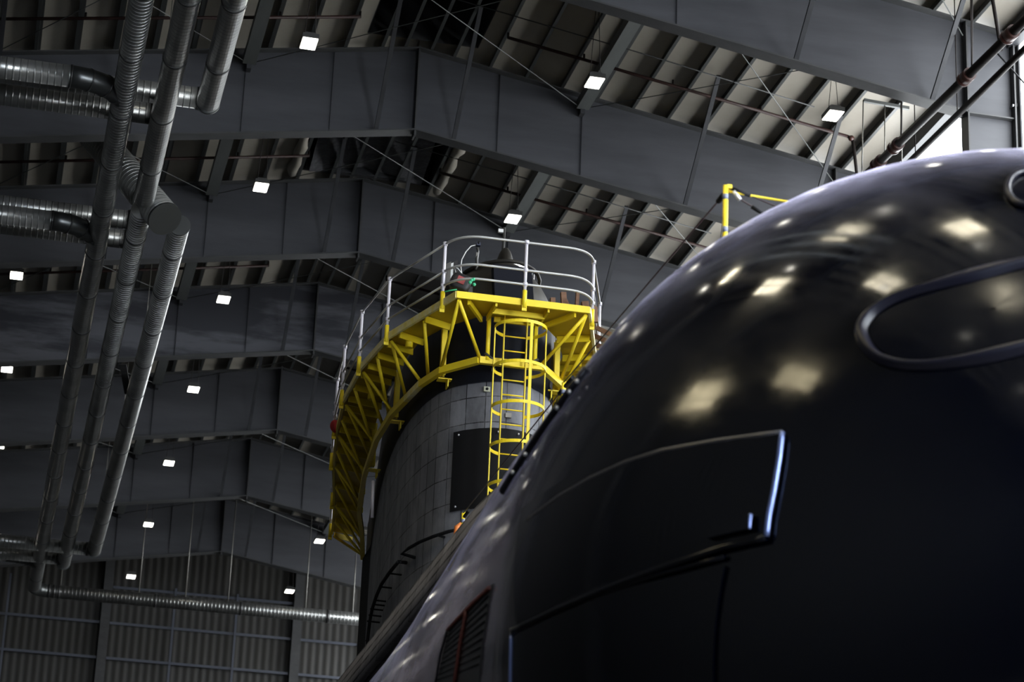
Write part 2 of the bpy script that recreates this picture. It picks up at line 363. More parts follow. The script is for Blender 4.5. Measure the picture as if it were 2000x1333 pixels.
# ------------------------------------------------------------------ portal frames
def frame(k, label):
    y = Y1 + BAY * k; f = thing('portal_frame', label, 'roof frame', (RX, y, FLOOR), 'grey steel portal frames')
    for sg in (-1, 1):
        xe = RX + sg * 11.7; xo = RX + sg * 12.9
        def P(x, z): return (x, y, z)
        zb = lambda x: ZB - SL * abs(x - RX)
        MB().prism([P(RX, zb(RX)), P(xe, zb(xe)), P(xe, zb(xe) + DG), P(RX, ZT)], (0, .02, 0)).build('web', 'steel_stained' if k == 2 else 'steel', f)
        MB().beam(P(RX, zb(RX) - .02), P(xe, zb(xe) - .02), .42, .04).build('bottom_flange', 'steel_edge', f)
        MB().beam(P(RX, ZT + .01), P(xo, zroof(xo) + .01), .42, .04).build('top_flange', 'steel_edge', f)
        c = MB(); c.prism([P(xe, FLOOR), P(xo, FLOOR), P(xo, zroof(xo)), P(xe, zroof(xe))], (0, .02, 0)); c.build('column_web', 'steel', f)
        MB().box(P(xe, (FLOOR + zroof(xe)) / 2), (.04, .42, zroof(xe) - FLOOR)).build('column_flange', 'steel_edge', f)
        MB().box(P(xo, (FLOOR + zroof(xo)) / 2), (.04, .42, zroof(xo) - FLOOR)).build('column_flange', 'steel_edge', f)
        MB().box(P((xe + xo) / 2, zb(xe) - .02), (1.2, .3, .03)).build('stiffener', 'steel_edge', f)
        for xs in (2.25, 4.55):
            x = RX + sg * xs
            st = MB().box((x, y - .02, zb(x) + DG / 2), (.016, .03, DG - .04)); st.build('web_splice', 'steel_dark', f)
        for xs in (1.04, 4.2, 7.42, 10.8):
            if xs == 4.2: continue
            x = RX + sg * xs
            b = MB().beam((x, y - .18, zb(x) + .02), (x, y - 3.1, zroof(x, .1)), .11, .07); b.build('flange_brace', 'steel_dark', f)
    MB().box((RX, y, ZB + DG / 2 - .05), (.05, .36, DG + .25)).build('ridge_plate', 'steel_edge', f)
    return f
fl = ['grey roof frame nearest the viewer, crossing the upper right corner',
      'long grey roof frame with its peak above the yellow work platform',
      'third grey roof frame back, passing just behind the railing of the platform',
      'fourth grey roof frame back, stained with pale streaks, at mid height left',
      'fifth grey roof frame back, level with the middle of the yellow platform',
      'sixth grey roof frame back, level with the lower end of the yellow platform',
      'grey roof frame furthest back, just in front of the far wall']
for k in range(-1, 6): frame(k, fl[k + 1])
for k in (-2, -3, -4): frame(k, 'grey roof frame over the bow, %s ahead of the one in the upper right corner' % ORD[-2 - k])
# patches and drip stains on the fourth frame's web
ym = Y1 + 2 * BAY - .012

# ------------------------------------------------------------------ purlins (continuous along the hall)
for sg in (-1, 1):
    for k in range(13):
        x = RX + sg * (.35 if k == 0 else .995 * k - .02)
        mb = MB(); z = zroof(x, .03)
        mb.box((x, (YN + YF) / 2, z + .12), (.02, YF - YN - .4, .24)); mb.box((x - .04, (YN + YF) / 2, z), (.08, YF - YN - .4, .02)); mb.box((x + .04, (YN + YF) / 2, z + .24), (.08, YF - YN - .4, .02))
        o = mb.build('roof_purlin', 'purlin')
        tag(o, 'dark steel purlin under the roof lining, %s %s of the ridge' % (ORD[k], 'left' if sg < 0 else 'right'), 'purlin', 'dark purlins under the roof')

# ------------------------------------------------------------------ strut beams and rod braces between the frames
bayname = ['above the bow', 'beyond the nearest frame', 'beyond the second frame', 'beyond the third frame', 'beyond the fourth frame', 'beyond the fifth frame', 'beyond the sixth frame']
for k in range(-2, 5):
    ya, yb = Y1 + BAY * k, Y1 + BAY * (k + 1)
    for sg in (-1, 1):
        x = RX + sg * 4.5; z = zroof(x, -.33)
        mb = MB(); mb.box((x, (ya + yb) / 2, z), (.34, BAY - .5, .26))
        o = thing('strut_beam', 'square grey strut beam %s, %s slope' % (bayname[k + 2], 'left' if sg < 0 else 'right'), 'strut', (x, ya + .2, z), 'strut beams between the roof frames')
        mb.build('beam', 'strut', o)
        for q, yy in ((1, ya + .16), (-1, yb - .16)): MB().box((x, yy, z - .05), (.12, .24, .42)).build('end_bracket', 'steel_dark', o)
    zz = lambda x: zroof(x, -.42)
    for (xa, xb, w, bow) in ((RX - 11.6, RX - 4.5, 'left slope', 0), (RX - 4.5, RX + 4.5, 'across the ridge', 0), (RX + 4.5, RX + 11.6, 'right slope', 0)):
        for q in (0, 1):
            a, b = (xa, xb) if q == 0 else (xb, xa)
            za, zb_ = zz(a), zz(b)
            if w == 'across the ridge': za = zb_ = zz(xa)
            o = MB().tube([(a, ya + .2, za), (b, yb - .2, zb_)], .013, 6).build('brace_rod', 'strut')
            tag(o, 'thin cross-brace rod %s, %s, running back to the %s' % (bayname[k + 2], w, 'right' if q == 0 else 'left'), 'brace', 'cross-brace rods under the roof')
# turnbuckles sit in the rods of the two nearest bays
# ------------------------------------------------------------------ sprinkler branch pipes
for k in range(-1, 5):
    y = Y1 - 2.3 + BAY * k
    for sg in (-1, 1):
        xa, xb = RX + sg * 1.95, RX + sg * 11.25
        o = thing('sprinkler_pipe', 'dark red sprinkler pipe across the %s roof slope, %s' % ('left' if sg < 0 else 'right', bayname[k + 1]), 'pipe', (xa, y, zroof(xa)), 'sprinkler branch pipes')
        pa, pb = V((xa, y, zroof(xa, -.12))), V((xb, y, zroof(xb, -.12)))
        m = MB().tube([pa, pb], .045, 8)
        m.build('pipe', 'pipe_red', o)
        for t in (0, .22, .48, .74, .95):
            c = pa.lerp(pb, t); MB().tube([c + V((0, 0, -.03)), c + V((0, 0, .16))], .03, 6).build('sprinkler_head', 'pipe_dark', o)
        if sg > 0:
            MB().tube([pb, pb + V((.12, 0, -.04)), pb + V((.16, 0, -.2)), pb + V((.1, -.6, -2.1))], .045, 8).build('drop_pipe', 'pipe_dark', o)
            MB().ball(pb + V((.1, 0, -.04)), .085).build('elbow', 'coupling', o)
    o = MB().tube([(RX + .4, y - 1.0, zroof(RX + .4, -.02)), (RX + 5.6, y - 1.05, zroof(RX + 5.6, -.05)), (RX + 10, y - .9, zroof(RX + 10, -.05))], .018, 6).build('conduit', 'steel_edge')
    tag(o, 'thin grey electrical conduit across the right roof slope, %s' % bayname[k + 1], 'conduit', 'conduits across the roof')

# ------------------------------------------------------------------ hanging lamps
def make_lamp(x, y, label):
    z = 26.6; o = thing('high_bay_lamp', label, 'lamp', (x, y, z), 'square hanging lamps')
    MB().box((x, y, z + .07), (.40, .62, .12)).box((x, y, z + .16), (.26, .44, .08)).build('housing', 'housing', o)
    MB().box((x, y, z), (.36, .58, .02)).build('lens', 'lens', o)
    zt = zroof(x, UP - .05)
    MB().tube([(x - .12, y, z + .2), (x + .02, y + .05, zt)], .009, 5).tube([(x + .14, y, z + .2), (x + .05, y + .05, zt)], .009, 5).build('cable', 'pipe_dark', o)
    return o
lx = [RX - 9.85, RX - 3.55, RX + 3.55, RX + 9.75]
rown = ['outer left', 'inner left', 'inner right', 'outer right']
for k in range(-6, 7):
    for i, x in enumerate(lx):
        if i == 0 and k in (0, 1): continue
        y = Y1 - 5.3 + BAY * k
        where = ('%s row from the far wall' % ORD[6 - k]) if k >= 0 else '%s row ahead of the nearest frame' % ORD[-1 - k]
        make_lamp(x, y, 'glowing square lamp, %s line, %s' % (rown[i], where))

# ------------------------------------------------------------------ spiral ducts
DZ = 24.2; DR = .27
def duct(name, label, pts, m, step=3.05, cap0=False, cap1=False, r=DR, elbow=None):
    pts = [V(p) for p in pts]; o = thing(name, label, 'duct', pts[0], 'round ventilation ducts')
    MB().tube(pts, r, 28).build('pipe', m, o)
    a, b = pts[0], pts[-1]; d = (b - a); L = d.length; d.normalize(); t = step * .6
    while t < L - .3:
        c = a + d * t; MB().tube([c - d * .035, c + d * .035], r + .012, 28).build('collar', 'collar', o); t += step
    for q, c, dd in ((cap0, a, -d), (cap1, b, d)):
        if q:
            MB().tube([c - dd * .05, c + dd * .01], r + .015, 28).build('end_cap', 'duct_plain', o)
    return o
X1, X2, X3 = 1.67, 2.63, 3.62
d1 = duct('ventilation_duct', 'long round duct running away from the viewer, leftmost of the three', [(X1, 20, DZ), (X1, 100.0, DZ)], 'duct_y')
d2 = duct('ventilation_duct', 'round duct between two others, near length ending in the slanted fat duct', [(X2, 20, DZ), (X2, 57.5, DZ)], 'duct_y', cap1=False)
d2b = duct('ventilation_duct', 'round duct between two others, far length beyond the slanted fat duct', [(X2, 58.2, DZ - .02), (X2, 95.6, DZ)], 'duct_y', cap1=True)
d3 = duct('ventilation_duct', 'short round duct at the top edge with a closed end, rightmost of three', [(X3 - .03, 20, DZ), (X3 - .03, 51.4, DZ)], 'duct_y', cap1=True)
d3b = duct('ventilation_duct', 'long round duct starting below the capped fat duct, rightmost of three', [(X3 + .06, 59.0, DZ), (X3 + .06, 93.2, DZ)], 'duct_y', cap0=True, cap1=True)
# fat slanted duct with a capped lower end
fa, fb = atY(322, 428, 57.9), atY(196, 278, 60.6)
ft = thing('ventilation_duct', 'fat slanted silver duct with a capped lower end between the round ducts', 'duct', fa, 'round ventilation ducts')
fd = (fb - fa); fL = fd.length; fd.normalize()
o = MB().tube([(0, 0, 0), (0, 0, fL + .9)], .43, 32).build('pipe', 'duct_z', ft); o['_o'] = tuple(fa)
o.rotation_mode = 'QUATERNION'; o.rotation_quaternion = fd.to_track_quat('Z', 'Y')
for v_ in o.data.vertices: v_.co = v_.co + V(fa)
MB().tube([fa - fd * .02, fa + fd * .06], .45, 32).build('end_cap', 'duct_plain', ft)
for t in (.95, 1.15): MB().tube([fa + fd * t, fa + fd * (t + .04)], .44, 32).build('collar', 'collar', ft)
# branch ducts to the left
def branch(label, p_end, y_in, x_to, z=DZ, elbow=True, r=.255):
    # comes from the left wall along +X and joins a long duct with an elbow towards the far end
    pts = [(XL + .3, y_in, z)]
    xe = x_to - (1.25 if elbow else .2)
    pts.append((xe, y_in, z))
    o = thing('branch_duct', label, 'duct', pts[0], 'cross ducts joining the long ducts')
    MB().tube(pts, r, 26).build('pipe', 'duct_x', o)
    if elbow:
        arc = []
        for q in range(9):
            a = q / 8 * math.radians(72); R_ = 1.35
            arc.append((xe + R_ * math.sin(a), y_in + R_ * (1 - math.cos(a)), z))
        MB().tube(arc, r + .004, 26).build('elbow', 'duct_plain', o)
        for q in (0, 2, 4, 6): 
            c = V(arc[q]); d = (V(arc[q + 1]) - c).normalized(); MB().tube([c - d * .02, c + d * .02], r + .02, 26).build('collar', 'collar', o)
    else:
        MB().tube([(xe - .05, y_in, z), (x_to - .1, y_in, z)], r + .02, 26).build('collar', 'collar', o)
    return o
branch('upper cross duct bending into the leftmost long duct, nearest the viewer', None, 50.95, X1)
branch('cross duct passing under the bent one and reaching the short capped duct', None, 52.15, X3, z=DZ + .44, elbow=False)
branch('bright cross duct beside the bent one, joining the middle duct, near end', None, 53.4, X2, z=DZ + .46, elbow=False)
branch('cross duct bending into the leftmost long duct beside the fat slanted duct', None, 59.75, X1)
branch('cross duct behind the bent one, level with the fat slanted duct cap', None, 60.3, X2, z=DZ + .5, elbow=False)
branch('cross duct below the bent one, joining the middle duct by the fat slanted duct', None, 61.6, X2, z=DZ + .46, elbow=False)
branch('cross duct near the far wall bending into the leftmost long duct', None, 95.2, X1)
branch('cross duct near the far wall reaching the rightmost long duct', None, 93.05, X3, elbow=False)
branch('cross duct near the far wall reaching the capped end of the middle duct', None, 95.0, X2, z=DZ + .02, elbow=False)
# cross duct in front of the far wall
cd = thing('cross_duct', 'long shiny duct hanging crosswise in front of the far wall', 'duct', (X1, 100, DZ), 'cross ducts joining the long ducts')
arc = [(X1, 99.9, DZ)] + [(X1 + .55 - .55 * math.cos(a), 100.0 + .55 * math.sin(a), DZ) for a in [math.radians(q) for q in range(0, 91, 15)]]
MB().tube(arc, .275, 26).build('elbow', 'duct_plain', cd)
MB().tube([(X1 + .55, 100.55, DZ), (21.5, 100.55, DZ)], .27, 26).build('pipe', 'duct_x', cd)
for x in (2.3, 2.5, 2.7, 6.7, 10.3, 14.0, 17.6): MB().tube([(x - .05, 100.55, DZ), (x + .05, 100.55, DZ)], .285, 26).build('collar', 'collar', cd)
for x in (2.75, 6.0, 7.95, 9.75, 13.05, 15.08): MB().tube([(x, 100.55, DZ), (x, 100.55, zroof(x, .1))], .022, 6).build('hanger_rod', 'wire', cd)
for dd, xs, ys in ((d1, X1, (30, 44, 62, 71, 80, 89)), (d2, X2, (30, 44, 53)), (d2b, X2, (71, 80, 89)), (d3, X3 - .03, (30, 44)), (d3b, X3 + .06, (71, 80, 89))):
    for y in ys: MB().tube([(xs, y, DZ + .2), (xs, y, zroof(xs, .1))], .012, 5).build('hanger_rod', 'wire', dd)
# flat bracket plate on the rightmost duct
tag(MB().beam(atZ(240, 712, DZ + .5), atZ(250, 770, DZ), .22, .03).build('duct_bracket', 'steel_edge'), 'flat grey bracket plate standing beside the rightmost long duct', 'bracket')

# ------------------------------------------------------------------ longitudinal mains along the right eave
for nm, lab, (xa, xb), r, X in (('fire_main', 'thick black pipe with red couplings along the right wall, upper of two', ((2000, 41), (1702, 332)), .105, 20.0),
                            ('fire_main', 'thinner black pipe along the right wall, lower of two', ((2000, 97), (1790, 303)), .075, 20.35)):
    pa, pb = atX(*xa, X), atX(*xb, X); d = (pb - pa).normalized()
    o = thing(nm, lab, 'pipe', pa, 'pipes along the right wall')
    MB().tube([pa - d * 8, pb + d * 3.5], r, 14).build('pipe', 'pipe_dark', o)
    if r > .1:
        for q in ((1975, 32), (1890, 148), (1752, 288), (1718, 322)):
            c = atX(*q, X); t = (c - pa).dot(d); c = pa + d * t
            MB().tube([c - d * .13, c + d * .13], r + .05, 14).tube([c + d * .2, c + d * .26], r + .06, 14).build('coupling', 'coupling', o)
        for q in ((1898, 120), (1760, 275)):
            c = atX(*q, X); t = (c - pa).dot(d); c = pa + d * t
            MB().tube([c, (c.x + .05, c.y - .1, zroof(c.x, .1))], .025, 6).tube([c, (c.x - .1, c.y - .3, zroof(c.x, .1))], .012, 6).build('hanger_rod', 'pipe_dark', o)
    else:
        for q in ((1870, 228), (1788, 300)):
            c = atX(*q, X); t = (c - pa).dot(d); c = pa + d * t
            MB().tube([c, (c.x, c.y, zroof(c.x, .1))], .014, 6).build('hanger_rod', 'pipe_dark', o)
# bracket and tie rod on the nearest right column
br = thing('wall_bracket', 'pale grey bracket on the column at the right edge of the roof', 'bracket', (22.3, 48.5, 26.3))
q0 = atY(1976, 208, 48.6); MB().prism([q0, q0 + V((.02, .0, .06)), q0 + V((1.0, .0, .42)), q0 + V((1.0, .0, .1))], (0, .25, 0)).build('bracket_plate', 'steel_edge', br)
MB().ball(q0 + V((.03, -.02, .02)), .035, 8).build('bolt', 'bolt', br)
tag(MB().tube([atY(1942, 98, 48.6), atY(2030, 195, 47.0)], .022, 6).build('tie_rod', 'steel_dark'), 'dark tie rod slanting across the top of the nearest right column', 'brace')
# trapeze of slotted channel with thin drop rods
tp = thing('trapeze_hanger', 'slotted grey channel with thin drop rods under the right roof slope', 'hanger', atY(1687, 195, 51.6))
pa, pb = atY(1687, 196, 51.6), atY(1775, 212, 51.6)
MB().beam(pa, pb, .08, .08).build('channel', 'strut', tp)
for q, (x0, y0, x1, y1) in enumerate(((1686, 196, 1681, 345), (1728, 204, 1727, 310), (1761, 205, 1760, 290))):
    MB().tube([atY(x0, y0, 51.6), atY(x1, y1, 51.6) + V((0, 0, -1.0))], .016, 6).build('drop_rod', 'wire', tp)

# ------------------------------------------------------------------ ridge ventilators with torn film
for k, (ya, yb, hw, lab) in enumerate(((Y1 - 3.6, Y1 - .6, 1.5, 'torn black opening at the ridge above the second roof frame'), (Y1 + 1.2, Y1 + 8.6, 2.0, 'long black opening at the ridge beyond the second roof frame'))):
    o = thing('ridge_vent', lab, 'roof vent', (RX, ya, ZT))
    zt = zroof(RX, 1.6); zl = zroof(RX + hw, UP)
    mb = MB()
    mb.box((RX, (ya + yb) / 2, zt), (2 * hw, yb - ya, .05)); mb.box((RX - hw, (ya + yb) / 2, (zt + zl) / 2), (.05, yb - ya, zt - zl)); mb.box((RX + hw, (ya + yb) / 2, (zt + zl) / 2), (.05, yb - ya, zt - zl))
    mb.box((RX, ya, (zt + zl) / 2), (2 * hw, .05, zt - zl)); mb.box((RX, yb, (zt + zl) / 2), (2 * hw, .05, zt - zl))
    mb.build('lining', 'black', o)
    if k == 1:
        rows = []
        for i in range(9):
            x = RX - 1.7 + 3.4 * i / 8
            rows.append([(x, yb - 2.3 + 2.2 * j / 10, zroof(x, .30) + .35 - .05 * j + .07 * noise.noise(V((x * 3, j * .9, 1)))) for j in range(11)])
        MB().grid(rows).build('plastic_film', 'film', o)
        MB().box((RX, yb - .15, zroof(RX, .12)), (3.6, .12, .3)).build('sill_board', 'steel_dark', o)
for k, (sg, lab) in enumerate(((-1, 'rolled white insulation sausage left of the black ridge opening'), (1, 'rolled white insulation sausage right of the black ridge opening'))):
    x = RX + sg * 2.2; pts = []
    for j in range(13):
        t = j / 12; pts.append((x + .03 * math.sin(j * 2.1), Y1 + 3.6 + 4.9 * t, zroof(x, .10) + .04 * math.sin(j * 1.3)))
    tag(MB().tube(pts, [.15 + .03 * math.sin(j * 1.9) for j in range(13)], 12).build('insulation_roll', 'vinyl'), lab, 'insulation')

# ================================================================== SUBMARINE
HX, HZ, HR, HY, HL = 8.9, 4.72, 4.72, 19.78, 4.87
def lerp_tab(tab, y):
    if y <= tab[0][0]: return tab[0][1]
    for (a, va), (b, vb) in zip(tab[:-1], tab[1:]):
        if y <= b: return va + (vb - va) * (y - a) / (b - a)
    return tab[-1][1]
RT = [(19.78, HR), (22, 4.71), (24.9, 4.6), (26.6, 4.53), (28.2, 4.45), (31.5, 4.35), (40, 4.33), (62, 4.3), (75, 3.6), (88, 2.2), (97, .8)]
def hullR(y):
    if y < HY: return HR * max(1 - ((HY - y) / HL) ** 2.0, 0) ** (1 / 1.94)
    return lerp_tab(RT, y)
def hullP(y, th, off=0.0):                        # th measured from the side facing the left wall, upwards
    r = hullR(y); p = V((HX - r * math.cos(th), y, HZ + r * math.sin(th)))
    if off:
        e = .02; dr = (hullR(y + e) - hullR(max(y - e, HY - HL + 1e-3))) / (2 * e)
        n = V((-math.cos(th), -dr, math.sin(th))).normalized(); p = p + n * off
    return p
def hull_n(p):
    e = .01; dr = (hullR(p.y + e) - hullR(p.y - e)) / (2 * e); q = V((p.x - HX, 0, p.z - HZ)).normalized()
    return V((q.x, -dr, q.z)).normalized()
def hull_hit(x, y):
    d = ray(x, y); t = 10.0; last = None
    while t < 70:
        p = d * t; g = math.hypot(p.x - HX, p.z - HZ) - hullR(p.y)
        if p.y < HY - HL: g = 1
        if g < 0:
            a, b = t - .05, t
            for _ in range(20):
                mdl = (a + b) / 2; q = d * mdl
                gg = math.hypot(q.x - HX, q.z - HZ) - hullR(q.y) if q.y > HY - HL else 1
                if gg < 0: b = mdl
                else: a = mdl
            return d * b
        t += .05
    return None
def yth(p): return p.y, math.atan2(p.z - HZ, HX - p.x)

sub = thing('submarine', 'huge gloss black submarine with a tall tiled sail, filling the lower right', 'submarine', (HX, 40, HZ - HR))
rows = []
ys = [HY - HL + HL * (1 - math.cos(math.pi / 2 * i / 26)) for i in range(27)] + [20.6, 21.4, 22.3, 23.3, 24.3, 25.3, 26.5, 28, 30, 32, 35, 40, 46, 54, 62, 68, 75, 82, 88, 93, 97]
for y in ys:
    y = max(y, HY - HL + .002)
    rows.append([hullP(y, 2 * math.pi * k / 96) for k in range(96)])
hb = MB().grid(rows, True)
hb.f.append(tuple(range(96))); hb.sm.append(True); hb.f.append(tuple(len(hb.v) - 96 + k for k in reversed(range(96)))); hb.sm.append(False)
hb.build('hull', 'hull', sub)
# raised casing along the top: steep tiled face, then the walkway deck
def sm(a, b, x): t = min(1, max(0, (x - a) / (b - a))); return t * t * (3 - 2 * t)
cas_rows = []; cas_uv = []
cy = [22.5 + .5 * i for i in range(28)] + [37 + i for i in range(0, 26)]
for y in cy:
    w = sm(22.5, 30, y); hr = hullR(y)
    lo = (hr + .02) * (1 - w) + 4.55 * w; up = (hr + .03) * (1 - w) + 4.98 * w; dk = (hr + .03) * (1 - w) + 5.02 * w
    prof = [(lo - .12 * w, 49), (lo, 47.0), (lo + (up - lo) * .5, 50.2), (up, 53.5), (up + .02 * w, 56), (dk, 64), (dk, 76), (dk, 90)]
    prof += [(r_, 180 - a) for r_, a in reversed(prof[:-1])]
    cas_rows.append([(HX - r_ * math.cos(math.radians(a)), y, HZ + r_ * math.sin(math.radians(a))) for r_, a in prof])
    for r_, a in prof: cas_uv.append((y, 5 * math.radians(a)))
cb = MB().grid(cas_rows); cb.build('casing', 'casing', sub, uvs=cas_uv)
# bolted strip along the upper left shoulder
st = MB(); pts = [hull_hit(*q) for q in ((1148, 722), (1118, 763), (1088, 805), (1058, 848), (1030, 890), (1004, 930), (985, 962))]
st.tube([p + hull_n(p) * .015 for p in pts], .04, 6); stp = st.build('bolted_strip', 'hull_rim', sub)
for q in ((1133, 752), (1118, 772), (1094, 803), (1033, 893), (1008, 928)):
    p = hull_hit(q[0] + 3, q[1]); MB().ball(p + hull_n(p) * .05, .022, 8).build('bolt', 'bolt', stp)

def patch(name, corners, off, m, parent, nu=14, nv=10, fade=False):
    A, B, C_, D = [yth(hull_hit(*c)) for c in corners]; mb = MB(); top = []; bot = []
    for i in range(nu + 1):
        u = i / nu; r0 = []; r1 = []
        for j in range(nv + 1):
            v = j / nv
            y = (A[0] * (1 - u) + B[0] * u) * (1 - v) + (D[0] * (1 - u) + C_[0] * u) * v
            t = (A[1] * (1 - u) + B[1] * u) * (1 - v) + (D[1] * (1 - u) + C_[1] * u) * v
            r0.append(hullP(y, t, off * (1 - u ** 2 if fade else 1) + .001)); r1.append(hullP(y, t, -.02))
        top.append(r0); bot.append(r1)
    mb.grid(top)
    ring = lambda g: [g[i][0] for i in range(nu + 1)] + [g[nu][j] for j in range(1, nv + 1)] + [g[i][nv] for i in range(nu - 1, -1, -1)] + [g[0][j] for j in range(nv - 1, 0, -1)]
    a, b = ring(top), ring(bot); mb.grid([a, b], True, smooth=False)
    return mb.build(name, m, parent)
def ridge(name, px, w, off, m, parent, closed=False, n=8):
    pts = []
    for (a, b) in zip(px, px[1:] + (px[:1] if closed else [])):
        for k in range(4):
            t = k / 4; pts.append((a[0] + (b[0] - a[0]) * t, a[1] + (b[1] - a[1]) * t))
    if not closed: pts.append(px[-1])
    P = [hull_hit(*q) for q in pts]; P = [p + hull_n(p) * off for p in P if p is not None]
    return MB().tube(P, w, n, closed=closed).build(name, m, parent)
# upper shutter: plate with a blue glint coloured onto its edge towards the bow
sh = patch('bow_shutter', [(1533, 851), (1503, 1054), (1010, 1232), (1030, 1000)], .055, 'hull', sub, fade=True)
ridge('glint_edge', [(1533, 851), (1528, 900), (1518, 960), (1508, 1010), (1503, 1052)], .022, .05, 'edge', sh)
ridge('top_edge', [(1531, 851), (1400, 868), (1300, 886), (1230, 908), (1160, 940), (1100, 975), (1040, 1020)], .026, .035, 'edge_grey', sh)
ridge('bottom_edge', [(1503, 1054), (1420, 1072), (1300, 1112), (1200, 1150), (1100, 1192), (1010, 1234)], .025, .045, 'hull_plate', sh)
rc = patch('recess_block', [(1474, 1010), (1474, 1040), (1395, 1058), (1400, 1022)], .09, 'hull_plate', sh, 6, 4)
ridge('block_edge', [(1476, 1011), (1474, 1026), (1473, 1040)], .016, .075, 'edge', sh)
# lower shutter
s2 = patch('bow_shutter', [(1420, 1108), (1400, 1400), (1006, 1420), (1006, 1240)], .03, 'hull_plate', sub)
ridge('glint_edge', [(1006, 1242), (1005, 1290), (1004, 1340)], .02, .03, 'edge', s2)
ridge('top_edge', [(1006, 1241), (1060, 1212), (1120, 1184), (1200, 1155), (1300, 1122), (1420, 1090)], .02, .03, 'hull_plate', s2)
# oval recess with a thick rounded rim
OV = [(1684, 652), (1692, 628), (1715, 606), (1760, 583), (1850, 556), (1950, 530), (2050, 508), (2130, 495), (2185, 508), (2200, 555), (2180, 610), (2130, 642), (2050, 665), (1950, 690), (1870, 707), (1800, 715), (1745, 710), (1705, 690)]
def ovp(s_, c=(1940, 605)): return [(c[0] + (x - c[0]) * s_, c[1] + (y - c[1]) * s_) for x, y in OV]
def smooth_closed(px, k=4):
    n = len(px); out = []
    for i in range(n):
        p0, p1, p2, p3 = px[i - 1], px[i], px[(i + 1) % n], px[(i + 2) % n]
        for q in range(k):
            t = q / k
            out.append(tuple(.5 * (2 * p1[a] + (p2[a] - p0[a]) * t + (2 * p0[a] - 5 * p1[a] + 4 * p2[a] - p3[a]) * t * t + (3 * p1[a] - p0[a] - 3 * p2[a] + p3[a]) * t ** 3) for a in (0, 1)))
    return out
ovs = smooth_closed(OV)
C0 = (1940, 605); rim = []
for s_, off in ((1.045, .0), (1.03, .05), (1.005, .07), (.985, .055), (.965, .0), (.955, -.01)):
    r_ = []
    for x, y in ovs:
        # widen by the same distance all round
        dx, dy = x - C0[0], y - C0[1]; L = math.hypot(dx, dy); k_ = (s_ - 1) * 330
        xx, yy = x + dx / L * k_, y + dy / L * k_
        p = hull_hit(xx, yy); r_.append(p + hull_n(p) * off)
    rim.append(r_)
ovo = MB().grid(rim, True).build('oval_rim', 'hull_rim', sub)
ins = []
for s_ in (.94, .8, .6, .4, .2, .02):
    r_ = []
    for x, y in ovs:
        xx, yy = C0[0] + (x - C0[0]) * s_, C0[1] + (y - C0[1]) * s_
        p = hull_hit(xx, yy); r_.append(p + hull_n(p) * .012)
    ins.append(r_)
MB().grid(ins, True).build('oval_cover', 'hull_plate', ovo)
# second round rim at the right edge
ring = [(1968 + 40 + 40 * math.cos(a), 372 + 34 * math.sin(a)) for a in [2 * math.pi * k / 28 for k in range(28)]]
P = [hull_hit(*q) for q in ring]
if all(p is not None for p in P):
    MB().tube([p + hull_n(p) * .02 for p in P], .03, 8, closed=True).build('round_rim', 'hull_rim', sub)
# grille with a rusty red frame
g = patch('side_grille', [(966, 1140), (935, 1400), (846, 1400), (880, 1225)], .012, 'grille', sub, 6, 6)
ridge('red_frame', [(962, 1150), (930, 1180), (880, 1232)], .018, .03, 'grille_red', g)
ridge('red_frame', [(918, 1190), (905, 1260), (893, 1340)], .018, .03, 'grille_red', g)
ridge('red_frame', [(880, 1232), (866, 1280), (856, 1340)], .012, .03, 'hull_rim', g)
for k in range(9):
    t = k / 9; a = (878 - 22 * t, 1245 + 95 * t); b = (958 - 22 * t, 1165 + 150 * t)
    ridge('grille_bar', [a, b], .007, .02, 'hull_plate', g, n=5)

# ------------------------------------------------------------------ sail
SH = [(41.75, 0), (41.78, .22), (41.9, .46), (42.1, .70), (42.4, .93), (42.8, 1.10), (43.4, 1.22), (44.2, 1.30), (45, 1.33), (46, 1.32), (47, 1.26), (48, 1.19), (49.4, 1.05), (51, .85), (52.3, .68), (54, .45), (55.7, .22), (57.5, .03)]
def sailh(y): return lerp_tab(SH, y) if 41.75 <= y <= 57.5 else -1
def proj(p): z = p.dot(CF); return 1000 + FPX * p.dot(CR) / z, 666.5 - FPX * p.dot(CU) / z
loop = [(HX - h, y) for y, h in SH[::-1]] + [(HX + h, y) for y, h in SH[1:]]      # tail, left flank, nose, right flank
# refine the loop
def refine(lp, k=3):
    n = len(lp); out = []
    for i in range(n):
        p0, p1, p2, p3 = lp[i - 1], lp[i], lp[(i + 1) % n], lp[(i + 2) % n]
        if i in (n - 1,): out.append(p1); continue
        for q in range(k):
            t = q / k; out.append((p1[0] + (p2[0] - p1[0]) * t, p1[1] + (p2[1] - p1[1]) * t))
    return out
loop = refine(loop)
arcl = [0]
for a, b in zip(loop[:-1], loop[1:]): arcl.append(arcl[-1] + math.hypot(a[0] - b[0], a[1] - b[1]))
SCX, SCY = HX, 46.5
def sail_ring(z, k): return [(SCX + (x - SCX) * k, SCY + (y - SCY) * k, z) for x, y in loop]
def shell(z0, z1, k, nz, m, name, parent, i0=0, i1=None):
    i1 = i1 or len(loop) - 1; rows = []; uv = []
    for j in range(nz + 1):
        z = z0 + (z1 - z0) * j / nz; rg = sail_ring(z, k); rows.append(rg[i0:i1 + 1])
        uv += [(arcl[i], z) for i in range(i0, i1 + 1)]
    return MB().grid(rows).build(name, m, parent, uvs=uv)
sail_rows = []; suv = []
for z, k in [(8.6, 1), (10, 1), (12, 1), (14, 1), (14.8, 1), (16.2, 1)]:
    sail_rows.append(sail_ring(z, k)); suv += [(a, z) for a in arcl]
sail = MB().grid(sail_rows).build('sail', 'tile', sub, uvs=suv)
def spart(mb, name, m, uvs=None): return mb.build(name, m, sail, uvs=uvs)
